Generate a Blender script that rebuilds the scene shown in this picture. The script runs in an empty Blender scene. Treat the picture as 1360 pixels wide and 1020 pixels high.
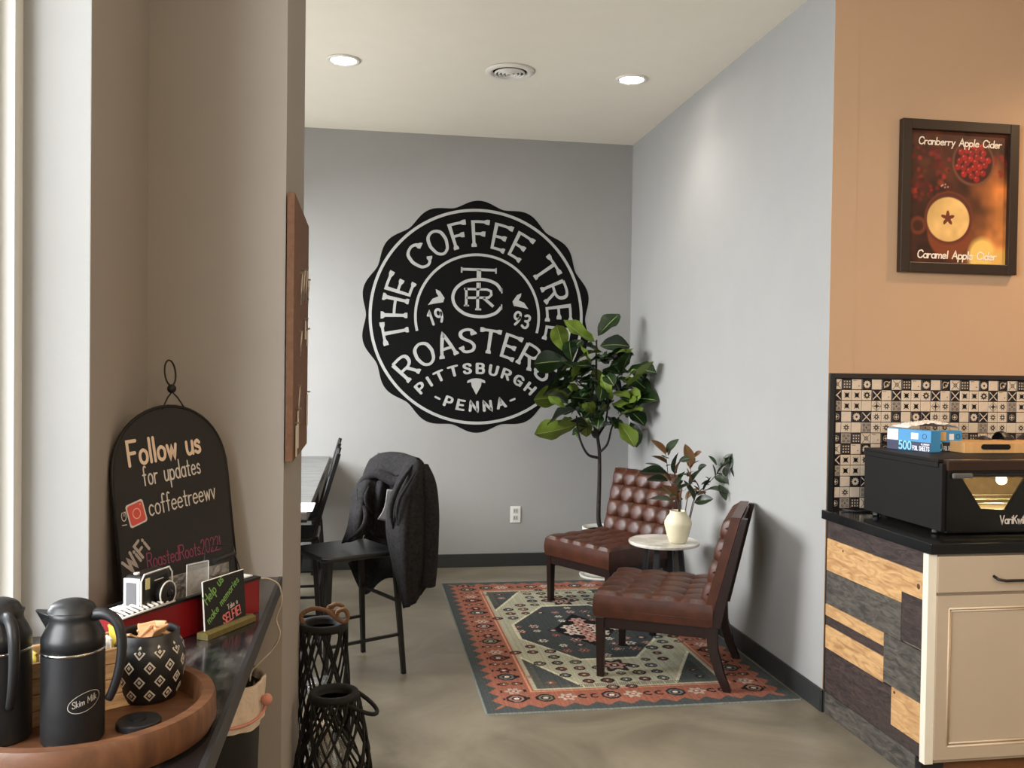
import bpy, bmesh, math, random
import numpy as np
from mathutils import Vector, Matrix
random.seed(7); np.random.seed(7)
PI = math.pi
S = bpy.context.scene
COL = S.collection

# ------------------------------------------------------------------ camera
CAMH = 1.53
_y, _p, _r, FPX = math.radians(9.2257), math.radians(-0.9706), math.radians(0.7682), 1191.5
_fw = Vector((math.sin(_y)*math.cos(_p), math.cos(_y)*math.cos(_p), math.sin(_p)))
_rt = Vector((math.cos(_y), -math.sin(_y), 0)); _up = _rt.cross(_fw)
CR = math.cos(_r)*_rt + math.sin(_r)*_up
CU = -math.sin(_r)*_rt + math.cos(_r)*_up
cam = bpy.data.cameras.new('camera'); cam.sensor_width = 36; cam.lens = FPX/1360*36; cam.clip_start = .02
camo = bpy.data.objects.new('camera', cam); COL.objects.link(camo)
m = Matrix((CR, CU, -_fw)).transposed().to_4x4(); m.translation = (0, 0, CAMH)
camo.matrix_world = m
S.camera = camo

# ------------------------------------------------------------------ world, light, exposure
w = bpy.data.worlds.new('world'); S.world = w; w.use_nodes = True
bg = w.node_tree.nodes['Background']; bg.inputs[0].default_value = (.80, .88, 1, 1); bg.inputs[1].default_value = 1.6
S.view_settings.view_transform = 'Standard'; S.view_settings.look = 'None'
S.view_settings.gamma = 1; S.view_settings.exposure = 0.0
S.view_settings.use_curve_mapping = False

def area(name, loc, target, sx, sy, power, col):
    l = bpy.data.lights.new(name, 'AREA'); l.shape = 'RECTANGLE'; l.size = sx; l.size_y = sy
    l.energy = power; l.color = col
    o = bpy.data.objects.new(name, l); COL.objects.link(o); o.location = loc
    d = Vector(target) - Vector(loc)
    o.rotation_euler = d.to_track_quat('-Z', 'Y').to_euler()
    return o
def spot(name, loc, power, col, ang=120, blend=.6, size=.06, target=None):
    l = bpy.data.lights.new(name, 'SPOT'); l.energy = power; l.color = col
    l.spot_size = math.radians(ang); l.spot_blend = blend; l.shadow_soft_size = size
    o = bpy.data.objects.new(name, l); COL.objects.link(o); o.location = loc
    if target is not None:
        o.rotation_euler = (Vector(target) - Vector(loc)).to_track_quat('-Z', 'Y').to_euler()
    return o
# daylight through the alcove windows (sky seen from the room) and through the window by the counter
area('sky_alcove', (-3.3, 4.9, 2.9), (0.6, 5.0, 1.1), 3.2, 2.4, 840, (.98, .99, 1))
area('pavement_bounce', (-3.0, 5.0, 0.3), (0.2, 5.0, 3.0), 2.6, 1.6, 150, (1, .95, .87))
area('sky_counter', (-3.0, -0.2, 2.4), (-0.7, 1.6, 1.4), 3.0, 2.4, 440, (.96, .985, 1))
# warm downlights of the serving area and of the cafe behind the camera
for k, (x, y, p) in enumerate([(3.6, 2.95, 120), (1.5, .6, 26), (3.4, 0.4, 45), (1.2, -1.8, 45), (3.4, -2.0, 45), (0.5, 1.9, 11)]):
    spot('warm_downlight_%d' % k, (x, y, 3.27), p, (1, .66, .38), 150, .8, .09)

for x, y in ((1.2, -1.4), (3.2, -.8)):   # added point lamps behind the camera, no fixture there, to brighten the ceiling
    pl = bpy.data.lights.new('ceiling_fill', 'POINT'); pl.energy = 75; pl.color = (1, .82, .62); pl.shadow_soft_size = .12
    po = bpy.data.objects.new('ceiling_fill', pl); COL.objects.link(po); po.location = (x, y, 2.5)

# ------------------------------------------------------------------ helpers
def at(px, py, x=None, y=None, z=None):
    d = _fw + CR*((px-680)/FPX) - CU*((py-510)/FPX)
    if x is not None: t = x/d.x
    elif y is not None: t = y/d.y
    else: t = (z-CAMH)/d.z
    return Vector((0, 0, CAMH)) + d*t
def lin(c):
    return tuple(((v/255)/12.92 if v/255 <= .04045 else ((v/255+.055)/1.055)**2.4) for v in c)
_M = {}
def mat(name, rgb, rough=.6, metal=0, vary=.0, scale=8, stretch=(1, 1, 1), bump=0, bscale=60, spec=.5, rgb2=None, emit=None, es=0, alpha=None, trans=0, attr=None, coat=0, coord='Object', contrast=None, dist=0):
    if name in _M: return _M[name]
    mt = bpy.data.materials.new(name); mt.use_nodes = True; nt = mt.node_tree; N = nt.nodes; L = nt.links
    b = N['Principled BSDF']; c = lin(rgb)
    b.inputs['Base Color'].default_value = (*c, 1); b.inputs['Roughness'].default_value = rough
    b.inputs['Metallic'].default_value = metal; b.inputs['Specular IOR Level'].default_value = spec
    b.inputs['Coat Weight'].default_value = coat; b.inputs['Coat Roughness'].default_value = .15
    tc = N.new('ShaderNodeTexCoord'); mp = N.new('ShaderNodeMapping'); mp.inputs['Scale'].default_value = stretch
    L.new(tc.outputs[coord], mp.inputs['Vector'])
    if attr:
        a = N.new('ShaderNodeVertexColor'); a.layer_name = attr
        L.new(a.outputs['Color'], b.inputs['Base Color'])
    elif vary or rgb2:
        n = N.new('ShaderNodeTexNoise'); n.inputs['Scale'].default_value = scale; n.inputs['Detail'].default_value = 6
        n.inputs['Roughness'].default_value = .6; n.inputs['Distortion'].default_value = dist
        L.new(mp.outputs[0], n.inputs['Vector'])
        r = N.new('ShaderNodeValToRGB'); c2 = lin(rgb2) if rgb2 else tuple(v*(1-vary) for v in c)
        c1 = c if rgb2 else tuple(min(1, v*(1+vary)) for v in c)
        lo, hi = contrast or (.32, .68)
        r.color_ramp.elements[0].position = lo; r.color_ramp.elements[1].position = hi
        r.color_ramp.elements[0].color = (*c2, 1); r.color_ramp.elements[1].color = (*c1, 1)
        L.new(n.outputs['Fac'], r.inputs[0]); L.new(r.outputs[0], b.inputs['Base Color'])
    if bump:
        n2 = N.new('ShaderNodeTexNoise'); n2.inputs['Scale'].default_value = bscale; n2.inputs['Detail'].default_value = 4
        bp = N.new('ShaderNodeBump'); bp.inputs['Strength'].default_value = bump; bp.inputs['Distance'].default_value = .01
        L.new(mp.outputs[0], n2.inputs['Vector']); L.new(n2.outputs['Fac'], bp.inputs['Height']); L.new(bp.outputs[0], b.inputs['Normal'])
    if emit:
        b.inputs['Emission Color'].default_value = (*lin(emit), 1); b.inputs['Emission Strength'].default_value = es
    if trans: b.inputs['Transmission Weight'].default_value = trans; b.inputs['IOR'].default_value = 1.3
    if alpha is not None: b.inputs['Alpha'].default_value = alpha
    _M[name] = mt; return mt

class MB:
    def __init__(s): s.v = []; s.f = []; s.mi = []; s.cur = 0; s.T = None
    def add(s, vs, fs, mi=None):
        o = len(s.v); s.v += [Vector(v) if s.T is None else s.T @ Vector(v) for v in vs]
        for f in fs: s.f.append([i+o for i in f]); s.mi.append(s.cur if mi is None else mi)
        return s
    def box(s, x0, y0, z0, x1, y1, z1):
        x0, x1 = sorted((x0, x1)); y0, y1 = sorted((y0, y1)); z0, z1 = sorted((z0, z1))
        return s.add([(x0,y0,z0),(x1,y0,z0),(x1,y1,z0),(x0,y1,z0),(x0,y0,z1),(x1,y0,z1),(x1,y1,z1),(x0,y1,z1)],
                     [(0,3,2,1),(4,5,6,7),(0,1,5,4),(1,2,6,5),(2,3,7,6),(3,0,4,7)])
    def hexa(s, b4, t4):   # 4 bottom + 4 top points, ccw from above
        return s.add(list(b4)+list(t4), [(3,2,1,0),(4,5,6,7),(0,1,5,4),(1,2,6,5),(2,3,7,6),(3,0,4,7)])
    def quad(s, a, b, c, d): return s.add([a,b,c,d], [(0,1,2,3)])
    def bar(s, a, b, w, h=None, w2=None, side=None):   # square bar a->b; w across `side`, h across the rest
        a, b = Vector(a), Vector(b); h = h or w; k = (w2/w) if w2 else 1
        d = (b-a).normalized(); sd = Vector(side).normalized() if side else (Vector((1,0,0)) if abs(d.x) < .9 else Vector((0,1,0)))
        sd = (sd - d*sd.dot(d)).normalized(); u = sd.cross(d)
        P = []
        for p, q in ((a,1),(b,k)):
            for i,j in ((-1,-1),(1,-1),(1,1),(-1,1)): P.append(p + sd*i*w/2*q + u*j*h/2*q)
        return s.add(P, [(0,1,2,3),(7,6,5,4),(0,4,5,1),(1,5,6,2),(2,6,7,3),(3,7,4,0)])
    def tube(s, pts, r, n=8, closed=False, caps=True):
        pts = [Vector(p) for p in pts]; m_ = len(pts); rs = r if isinstance(r, (list, tuple)) else [r]*m_
        vs = []; prev = None
        for i, p in enumerate(pts):
            t = (pts[(i+1) % m_] - pts[i-1]) if closed else (pts[min(i+1, m_-1)] - pts[max(i-1, 0)])
            t.normalize()
            if prev is None: a = t.orthogonal().normalized()
            else: a = (prev - t*prev.dot(t)).normalized()
            prev = a; b = t.cross(a)
            for k in range(n):
                an = 2*PI*k/n; vs.append(p + a*math.cos(an)*rs[i] + b*math.sin(an)*rs[i])
        fs = []
        for i in range(m_ if closed else m_-1):
            j = (i+1) % m_
            for k in range(n): fs.append((i*n+k, i*n+(k+1) % n, j*n+(k+1) % n, j*n+k))
        if caps and not closed: fs.append(tuple(range(n-1, -1, -1))); fs.append(tuple((m_-1)*n+k for k in range(n)))
        return s.add(vs, fs)
    def lathe(s, prof, n=32, c=(0,0,0)):
        vs = []; fs = []; cx, cy, cz = c
        for r, z in prof:
            for k in range(n):
                a = 2*PI*k/n; vs.append((cx+r*math.cos(a), cy+r*math.sin(a), cz+z))
        for i in range(len(prof)-1):
            for k in range(n): fs.append((i*n+k, i*n+(k+1) % n, (i+1)*n+(k+1) % n, (i+1)*n+k))
        if prof[0][0] > 1e-5: fs.append(tuple(range(n-1, -1, -1)))
        if prof[-1][0] > 1e-5: fs.append(tuple((len(prof)-1)*n+k for k in range(n)))
        return s.add(vs, fs)
    def prism(s, poly, f0, f1):   # poly 2D ccw; f0,f1: maps (u,v)->3D for back / front
        n = len(poly)
        return s.add([f0(*p) for p in poly]+[f1(*p) for p in poly],
                     [tuple(range(n-1,-1,-1)), tuple(range(n, 2*n))]+[(i,(i+1)%n,n+(i+1)%n,n+i) for i in range(n)])
    def grid(s, nu, nv, fn, closed_u=False, flip=False):
        vs = [fn(i/nu, j/nv) for j in range(nv+1) for i in range(nu+(0 if closed_u else 1))]
        W = nu if closed_u else nu+1; fs = []
        for j in range(nv):
            for i in range(nu):
                q = (j*W+i, j*W+(i+1) % W, (j+1)*W+(i+1) % W, (j+1)*W+i)
                fs.append(q[::-1] if flip else q)
        return s.add(vs, fs)
    def mesh(s, name, mats, smooth=False, off=None):
        me = bpy.data.meshes.new(name)
        o = Vector(off) if off is not None else Vector((0,0,0))
        me.from_pydata([tuple(v-o) for v in s.v], [], s.f)
        for q in (mats if isinstance(mats, (list, tuple)) else [mats]): me.materials.append(q)
        me.polygons.foreach_set('material_index', s.mi)
        if smooth: me.polygons.foreach_set('use_smooth', [True]*len(s.f))
        me.update(); return me
    def build(s, name, mats, parent=None, smooth=False, bevel=0, seg=2, solid=0, sub=0, auto=False, fix=False):
        off = parent.get('_off') if parent is not None else None
        me = s.mesh(name, mats, smooth or auto, off)
        if fix:
            bm = bmesh.new(); bm.from_mesh(me); bmesh.ops.remove_doubles(bm, verts=bm.verts, dist=1e-5)
            bmesh.ops.recalc_face_normals(bm, faces=bm.faces); bm.to_mesh(me); bm.free()
        o = bpy.data.objects.new(name, me); COL.objects.link(o)
        if parent is not None:
            o.parent = parent
            if off is not None: o['_off'] = list(off)
        if solid: q = o.modifiers.new('solid', 'SOLIDIFY'); q.thickness = solid; q.offset = 0
        if sub: q = o.modifiers.new('sub', 'SUBSURF'); q.levels = sub; q.render_levels = sub
        if bevel: q = o.modifiers.new('bevel', 'BEVEL'); q.width = bevel; q.segments = seg; q.limit_method = 'ANGLE'
        if auto: me.set_sharp_from_angle(angle=math.radians(35))
        return o
def tag(o, label=None, cat=None, group=None, kind=None):
    if label: o['label'] = label
    if cat: o['category'] = cat
    if group: o['group'] = group
    if kind: o['kind'] = kind
    return o
def thing(name, label, cat, loc=(0,0,0), rz=0, group=None, local=False):
    o = bpy.data.objects.new(name, None); COL.objects.link(o); o.location = loc; o.rotation_euler = (0,0,rz)
    o.empty_display_size = .05
    if not local: o['_off'] = list(loc)
    return tag(o, label, cat, group)
def struct(name, mb, mt, label=None, parent=None, **k):
    o = mb.build(name, mt, parent, **k)
    if parent is None: o['kind'] = 'structure'
    if label: o['label'] = label
    return o
def B(*a): return MB().box(*a)
def clone(o, parent=None):
    c = o.copy(); COL.objects.link(c)
    if parent is not None: c.parent = parent
    for ch in [q for q in bpy.data.objects if q.parent == o]: clone(ch, c)
    return c

# ---- stroke lettering -------------------------------------------------------
def cat(pts, k=5):   # catmull-rom
    P = [np.array(p, float) for p in pts]; closed = np.allclose(P[0], P[-1])
    if closed: P = [P[-2]]+P+[P[1]]
    else: P = [2*P[0]-P[1]]+P+[2*P[-1]-P[-2]]
    out = []
    for i in range(1, len(P)-2):
        for j in range(k):
            t = j/k; a, b, c, d = P[i-1], P[i], P[i+1], P[i+2]
            out.append(.5*((2*b)+(c-a)*t+(2*a-5*b+4*c-d)*t*t+(3*b-a-3*c+d)*t**3))
    out.append(P[-2]); return [tuple(p) for p in out]
_O = [(.28,1),(.08,.88),(0,.6),(0,.4),(.08,.12),(.28,0),(.48,.12),(.56,.4),(.56,.6),(.48,.88),(.28,1)]
_o = [(.2,.55),(.04,.45),(0,.27),(.05,.08),(.2,0),(.35,.08),(.4,.27),(.36,.45),(.2,.55)]
G = {
 'T': (.6, [(0,[(0,1),(.6,1)]),(0,[(.3,1),(.3,0)])]),
 'H': (.55,[(0,[(0,0),(0,1)]),(0,[(.55,0),(.55,1)]),(0,[(0,.5),(.55,.5)])]),
 'E': (.48,[(0,[(.48,1),(0,1),(0,0),(.48,0)]),(0,[(0,.5),(.38,.5)])]),
 'F': (.46,[(0,[(.46,1),(0,1),(0,0)]),(0,[(0,.5),(.36,.5)])]),
 'C': (.54,[(1,[(.54,.8),(.44,.95),(.28,1),(.08,.88),(0,.6),(0,.4),(.08,.12),(.28,0),(.44,.05),(.54,.2)])]),
 'O': (.56,[(1,_O)]),
 'R': (.52,[(0,[(0,0),(0,1)]),(1,[(0,1),(.33,1),(.48,.9),(.48,.64),(.33,.5),(0,.5)]),(0,[(.25,.5),(.52,0)])]),
 'A': (.58,[(0,[(0,0),(.29,1),(.58,0)]),(0,[(.1,.33),(.48,.33)])]),
 'S': (.48,[(1,[(.46,.8),(.4,.95),(.24,1),(.06,.92),(.03,.73),(.15,.57),(.34,.45),(.47,.27),(.42,.07),(.23,0),(.06,.05),(0,.22)])]),
 'P': (.48,[(0,[(0,0),(0,1)]),(1,[(0,1),(.3,1),(.46,.9),(.46,.6),(.3,.45),(0,.45)])]),
 'I': (.1, [(0,[(.05,0),(.05,1)])]),
 'J': (.3, [(1,[(.3,1),(.3,.2),(.15,0),(0,.15)])]),
 'B': (.48,[(0,[(0,0),(0,1)]),(1,[(0,1),(.3,1),(.42,.9),(.42,.64),(.3,.53),(0,.53)]),(1,[(0,.53),(.34,.53),(.48,.4),(.48,.12),(.34,0),(0,0)])]),
 'U': (.52,[(1,[(0,1),(0,.6),(.02,.2),(.12,.03),(.26,0),(.4,.03),(.5,.2),(.52,.6),(.52,1)])]),
 'G': (.56,[(1,[(.54,.82),(.44,.96),(.28,1),(.08,.88),(0,.6),(0,.4),(.08,.12),(.28,0),(.5,.08),(.54,.2)]),(0,[(.3,.45),(.55,.45),(.55,.05)])]),
 'N': (.55,[(0,[(0,0),(0,1),(.55,0),(.55,1)])]),
 'L': (.42,[(0,[(0,1),(0,0),(.42,0)])]),
 'W': (.8, [(0,[(0,1),(.2,0),(.4,.8),(.6,0),(.8,1)])]),
 'K': (.5, [(0,[(0,0),(0,1)]),(0,[(.48,1),(0,.42)]),(0,[(.15,.58),(.5,0)])]),
 'V': (.56,[(0,[(0,1),(.28,0),(.56,1)])]),
 'M': (.66,[(0,[(0,0),(0,1),(.33,.3),(.66,1),(.66,0)])]),
 '1': (.25,[(0,[(0,.78),(.18,1),(.18,0)])]),
 '9': (.46,[(1,[(.44,.68),(.36,.48),(.2,.42),(.05,.52),(0,.7),(.07,.92),(.24,1),(.4,.9),(.45,.65),(.4,.3),(.25,0)])]),
 '3': (.44,[(1,[(.02,.9),(.2,1),(.38,.92),(.4,.7),(.28,.55),(.14,.52)]),(1,[(.14,.52),(.34,.48),(.44,.28),(.36,.05),(.18,0),(0,.1)])]),
 '2': (.46,[(1,[(.02,.8),(.1,.96),(.25,1),(.4,.9),(.42,.7),(.3,.42),(0,.0)]),(0,[(0,0),(.46,0)])]),
 '0': (.48,[(1,[(.24,1),(.06,.85),(0,.5),(.06,.15),(.24,0),(.42,.15),(.48,.5),(.42,.85),(.24,1)])]),
 '5': (.46,[(0,[(.42,1),(.06,1),(.03,.55)]),(1,[(.03,.55),(.2,.62),(.38,.54),(.45,.32),(.38,.08),(.18,0),(0,.08)])]),
 '!': (.1, [(0,[(.05,1),(.05,.3)]),(0,[(.05,.06),(.05,.0)])]),
 '-': (.3, [(0,[(0,.42),(.3,.42)])]),
 'a': (.4, [(1,_o),(0,[(.4,.55),(.4,0)])]),
 'b': (.4, [(0,[(0,1),(0,0)]),(1,_o)]),
 'c': (.36,[(1,[(.35,.45),(.2,.55),(.04,.45),(0,.27),(.05,.08),(.2,0),(.35,.08)])]),
 'd': (.4, [(1,_o),(0,[(.4,1),(.4,0)])]),
 'e': (.4, [(1,[(.02,.3),(.2,.3),(.38,.32),(.34,.48),(.2,.55),(.04,.45),(0,.25),(.06,.06),(.22,0),(.38,.08)])]),
 'f': (.3, [(1,[(.32,.95),(.22,1),(.13,.9),(.12,.6),(.12,0)]),(0,[(0,.55),(.26,.55)])]),
 'i': (.08,[(0,[(.04,.55),(.04,0)]),(0,[(.04,.8),(.04,.74)])]),
 'k': (.36,[(0,[(0,0),(0,1)]),(0,[(.32,.55),(0,.22)]),(0,[(.1,.3),(.36,0)])]),
 'l': (.08,[(0,[(.04,1),(.04,0)])]),
 'm': (.6, [(0,[(0,.55),(0,0)]),(1,[(0,.35),(.12,.54),(.28,.45),(.3,.25),(.3,0)]),(1,[(.3,.35),(.42,.54),(.58,.45),(.6,.25),(.6,0)])]),
 'n': (.34,[(0,[(0,.55),(0,0)]),(1,[(0,.35),(.14,.54),(.3,.45),(.34,.25),(.34,0)])]),
 'o': (.4, [(1,_o)]),
 'p': (.4, [(0,[(0,.55),(0,-.4)]),(1,_o)]),
 'r': (.28,[(0,[(0,.55),(0,0)]),(1,[(0,.35),(.1,.5),(.28,.52)])]),
 's': (.32,[(1,[(.3,.45),(.18,.55),(.04,.47),(.06,.33),(.26,.24),(.3,.08),(.16,0),(0,.08)])]),
 't': (.3, [(0,[(.14,.85),(.14,.03),(.26,.0)]),(0,[(0,.55),(.28,.55)])]),
 'u': (.36,[(1,[(0,.55),(0,.2),(.06,.03),(.18,0),(.32,.12),(.36,.3)]),(0,[(.36,.55),(.36,0)])]),
 'v': (.36,[(0,[(0,.55),(.18,0),(.36,.55)])]),
 'w': (.52,[(0,[(0,.55),(.13,0),(.26,.45),(.39,0),(.52,.55)])]),
 'y': (.36,[(0,[(0,.55),(.18,0)]),(0,[(.36,.55),(.06,-.4)])]),
}
def text_width(t, gap=.22, space=.35):
    return sum((space+gap) if c == ' ' else G[c][0]+gap for c in t)-gap
def strokes(mb, text, wt, fn, gap=.22, space=.35, serif=0, step=.08, narrow=1.0, center=False):
    """ribbons in glyph units (cap height 1) mapped by fn(u, v) -> 3D"""
    x = -text_width(text, gap, space)*narrow/2 if center else 0
    h = wt/2
    for c in text:
        if c == ' ': x += (space+gap)*narrow; continue
        wd, ss = G[c]; ends = []
        for sm, pts in ss:
            ends += [pts[0], pts[-1]]
        p0, pu, pv = Vector(fn(x, 0)), Vector(fn(x+.05, 0)), Vector(fn(x, .05)); nrm = (pu-p0).cross(pv-p0).normalized(); lay = 0
        def lift(o0):
            for i_ in range(o0, len(mb.v)): mb.v[i_] = mb.v[i_]+nrm*(lay*4e-5)
        for sm, pts in ss:
            q = cat(pts) if sm else pts
            q = [(x+a*narrow, b) for a, b in q]
            r = [q[0]]
            for a, b in zip(q, q[1:]):
                L_ = math.hypot(b[0]-a[0], b[1]-a[1]); n = max(1, int(L_/step))
                r += [(a[0]+(b[0]-a[0])*i/n, a[1]+(b[1]-a[1])*i/n) for i in range(1, n+1)]
            o0 = len(mb.v); ribbon(mb, r, h, fn, cap=not serif); lift(o0); lay += 1
            if serif:
                for e, nb in ((pts[0], pts[1]), (pts[-1], pts[-2])):
                    if sum(1 for z in ends if abs(z[0]-e[0])+abs(z[1]-e[1]) < .02) > 1: continue
                    if any(on_seg(e, P2) for S2, P2 in ss if P2 is not pts): continue
                    dx, dy = e[0]-nb[0], e[1]-nb[1]; l = math.hypot(dx, dy); dx /= l; dy /= l
                    cx, cy = x+e[0]*narrow, e[1]; k = serif; b_ = .045
                    poly = [(cx+dy*k-dx*b_, cy-dx*k-dy*b_), (cx+dy*k+dx*b_, cy-dx*k+dy*b_), (cx-dy*k+dx*b_, cy+dx*k+dy*b_), (cx-dy*k-dx*b_, cy+dx*k-dy*b_), (cx-dy*h-dx*.13, cy+dx*h-dy*.13), (cx+dy*h-dx*.13, cy-dx*h-dy*.13)]
                    o0 = len(mb.v); mb.add([fn(*p) for p in poly], [(5,0,3,4),(0,1,2,3)]); lift(o0); lay += 1
        x += (wd+gap)*narrow
def on_seg(e, P):
    for a, b in zip(P, P[1:]):
        l2 = (b[0]-a[0])**2+(b[1]-a[1])**2
        if l2 < 1e-9: continue
        t = max(0, min(1, ((e[0]-a[0])*(b[0]-a[0])+(e[1]-a[1])*(b[1]-a[1]))/l2))
        if math.hypot(a[0]+t*(b[0]-a[0])-e[0], a[1]+t*(b[1]-a[1])-e[1]) < .03: return True
    return False
def ribbon(mb, r, h, fn, cap=True):
    n = len(r); Lp = []; Rp = []
    closed = math.hypot(r[0][0]-r[-1][0], r[0][1]-r[-1][1]) < 1e-4 and n > 3
    for i in range(n):
        a = r[i-1] if i > 0 else (r[-2] if closed else r[0]); b = r[i+1] if i < n-1 else (r[1] if closed else r[-1])
        def un(p, q):
            l = math.hypot(q[0]-p[0], q[1]-p[1]) or 1; return ((q[0]-p[0])/l, (q[1]-p[1])/l)
        d1 = un(a, r[i]) if a != r[i] else un(r[i], b); d2 = un(r[i], b) if b != r[i] else d1
        nx, ny = -(d1[1]+d2[1]), d1[0]+d2[0]; l = math.hypot(nx, ny) or 1; nx /= l; ny /= l
        k = min(2.2, 1/max(.3, nx*-d2[1]+ny*d2[0]))
        Lp.append((r[i][0]+nx*h*k, r[i][1]+ny*h*k)); Rp.append((r[i][0]-nx*h*k, r[i][1]-ny*h*k))
    vs = [fn(*p) for p in Lp]+[fn(*p) for p in Rp]
    mb.add(vs, [(i, n+i, n+i+1, i+1) for i in range(n-1)])
    if cap and not closed:
        for e, nb, in ((r[0], r[1]), (r[-1], r[-2])):
            a0 = math.atan2(e[1]-nb[1], e[0]-nb[0])
            mb.add([fn(e[0]+h*math.cos(a0-PI/2+PI*k/6), e[1]+h*math.sin(a0-PI/2+PI*k/6)) for k in range(7)], [tuple(range(7))])

# ------------------------------------------------------------------ materials
WALLG = mat('grey_wall_paint', (156,156,154), .75, vary=.02, scale=3, bump=.03, bscale=220)
CEIL = mat('cream_ceiling_paint', (232,226,212), .85, vary=.015, scale=5, bump=.08, bscale=120)
def floor_mat():
    mt = mat('sealed_concrete', (146,137,119), .34, rgb2=(88,81,68), scale=1.5, bump=.02, bscale=30, contrast=(.25,.75), dist=1.2)
    return mt
FLOOR = floor_mat()
BLACKT = mat('black_trim', (30,31,31), .45)
BASEG = mat('dark_rubber_base', (44,46,46), .5, vary=.05, scale=3)
WHITEF = mat('white_window_frame', (226,226,220), .45)
BLKMET = mat('black_powdercoat', (13,13,14), .42)
GLASS = mat('clear_pane', (255,255,255), .02, alpha=.10, spec=.5)
XR, YB, YE, ZC, XL = 2.05, 6.845, 3.755, 3.30, -.615   # right wall, back wall, serving wall, ceiling, left wall
YP0, YP1, XP = 2.68, 3.413, -.235                         # pier
XA = -1.5                                                 # alcove window wall

# ------------------------------------------------------------------ the setting
struct('floor', B(XA-.4, -5, -.1, 6.2, YB+.2, 0), FLOOR)
struct('ceiling', B(XA-.4, -5, ZC, 6.2, YB+.2, ZC+.12), CEIL)
struct('wall_back', B(XA-.2, YB, 0, XR+.2, YB+.15, ZC), WALLG)
struct('wall_right', B(XR, YE+.0, 0, XR+.12, YB, ZC), WALLG)
struct('wall_serving', B(XR+.12, YE, 0, 6.2, YE+.12, ZC), mat('tan_wall_paint', (190,156,124), .75, vary=.02, scale=3, bump=.03, bscale=220))
struct('wall_end', B(XR, YE-.002, 0, XR+.12, YE, ZC), _M['tan_wall_paint'])
struct('wall_pier', B(XA, YP0, 0, XP, YP1, ZC), mat('pier_paint', (160,152,143), .75, vary=.02, scale=3, bump=.03, bscale=220))
struct('wall_far_right', B(6.1, -5, 0, 6.2, YE, ZC), WALLG)
struct('wall_rear', B(XL, -5, 0, 6.1, -4.9, ZC), WALLG)
# left wall with the counter window (opening y -0.6..2.147)
lw = MB(); WT = .145
lw.box(XL-WT, -5, 0, XL, -.9, ZC); lw.box(XL-WT, -.9, 0, XL, 2.147, .875); lw.box(XL-WT, -.9, 3.1, XL, 2.147, ZC)
struct('wall_left', lw, _M['pier_paint'])
struct('wall_jamb', B(XL-.6, 2.147, 0, XL-.001, 2.30, ZC), WALLG)
struct('wall_left_end', B(XL-.12, 2.1475, 0, XL, YP0, ZC), _M['pier_paint'])
wf = MB(); xw0, xw1 = -.80, -.757
wf.box(xw0, 2.10, .9, xw1, 2.147, 3.1); wf.box(xw0, -.9, .9, xw1, -.85, 3.1); wf.box(xw0, -.85, .9, xw1, 2.10, .95); wf.box(xw0, -.85, 3.05, xw1, 2.10, 3.1)
w1 = struct('window_1', wf, WHITEF)
struct('mullion', B(-.835, 2.05, .95, -.802, 2.147, 3.05).box(-.835, .6, .95, -.802, .64, 3.05), BLACKT, parent=w1)
struct('pane', B(-.822, -.85, .95, -.818, 2.10, 3.05), GLASS, parent=w1)
# alcove window wall with one wide opening
aw = MB(); az0, az1, ay0, ay1 = .90, 2.60, 3.72, 6.45
aw.box(XA-.15, YP1, 0, XA, ay0, ZC); aw.box(XA-.15, ay1, 0, XA, YB, ZC); aw.box(XA-.15, ay0, 0, XA, ay1, az0); aw.box(XA-.15, ay0, az1, XA, ay1, ZC)
struct('wall_alcove', aw, WALLG)
fr = MB(); fr.box(XA-.10, ay0, az0, XA-.05, ay1, az0+.05); fr.box(XA-.10, ay0, az1-.05, XA-.05, ay1, az1)
for yy in (ay0, (ay0+ay1)/2-.025, ay1-.05): fr.box(XA-.10, yy, az0, XA-.05, yy+.05, az1)
w2 = struct('window_2', fr, BLACKT)
struct('pane', B(XA-.078, ay0, az0, XA-.074, ay1, az1), GLASS, parent=w2)
# baseboards
struct('baseboard_back', B(XA, YB-.012, 0, XR-.012, YB, .102), BASEG, bevel=.003)
struct('baseboard_right', B(XR-.012, YE-.014, 0, XR, YB, .102), BASEG, bevel=.003)
struct('baseboard_end', B(XR-.012, YE-.014, 0, XR+.045, YE-.003, .102), mat('grey_rubber_base', (72,74,74), .5), bevel=.002)
struct('baseboard_pier', B(XP, YP0, 0, XP+.012, YP1, .102), BASEG, bevel=.003)
# black edge strip beside the planks and trim round the tiles
struct('trim_1', B(XR+.002, YE-.012, .104, XR+.028, YE-.003, 1.53), BLACKT, bevel=.002)
struct('trim_2', B(XR+.028, YE-.014, 1.508, 4.2, YE-.001, 1.53), mat('brown_black_trim', (44,36,32), .4), bevel=.002)

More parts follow.
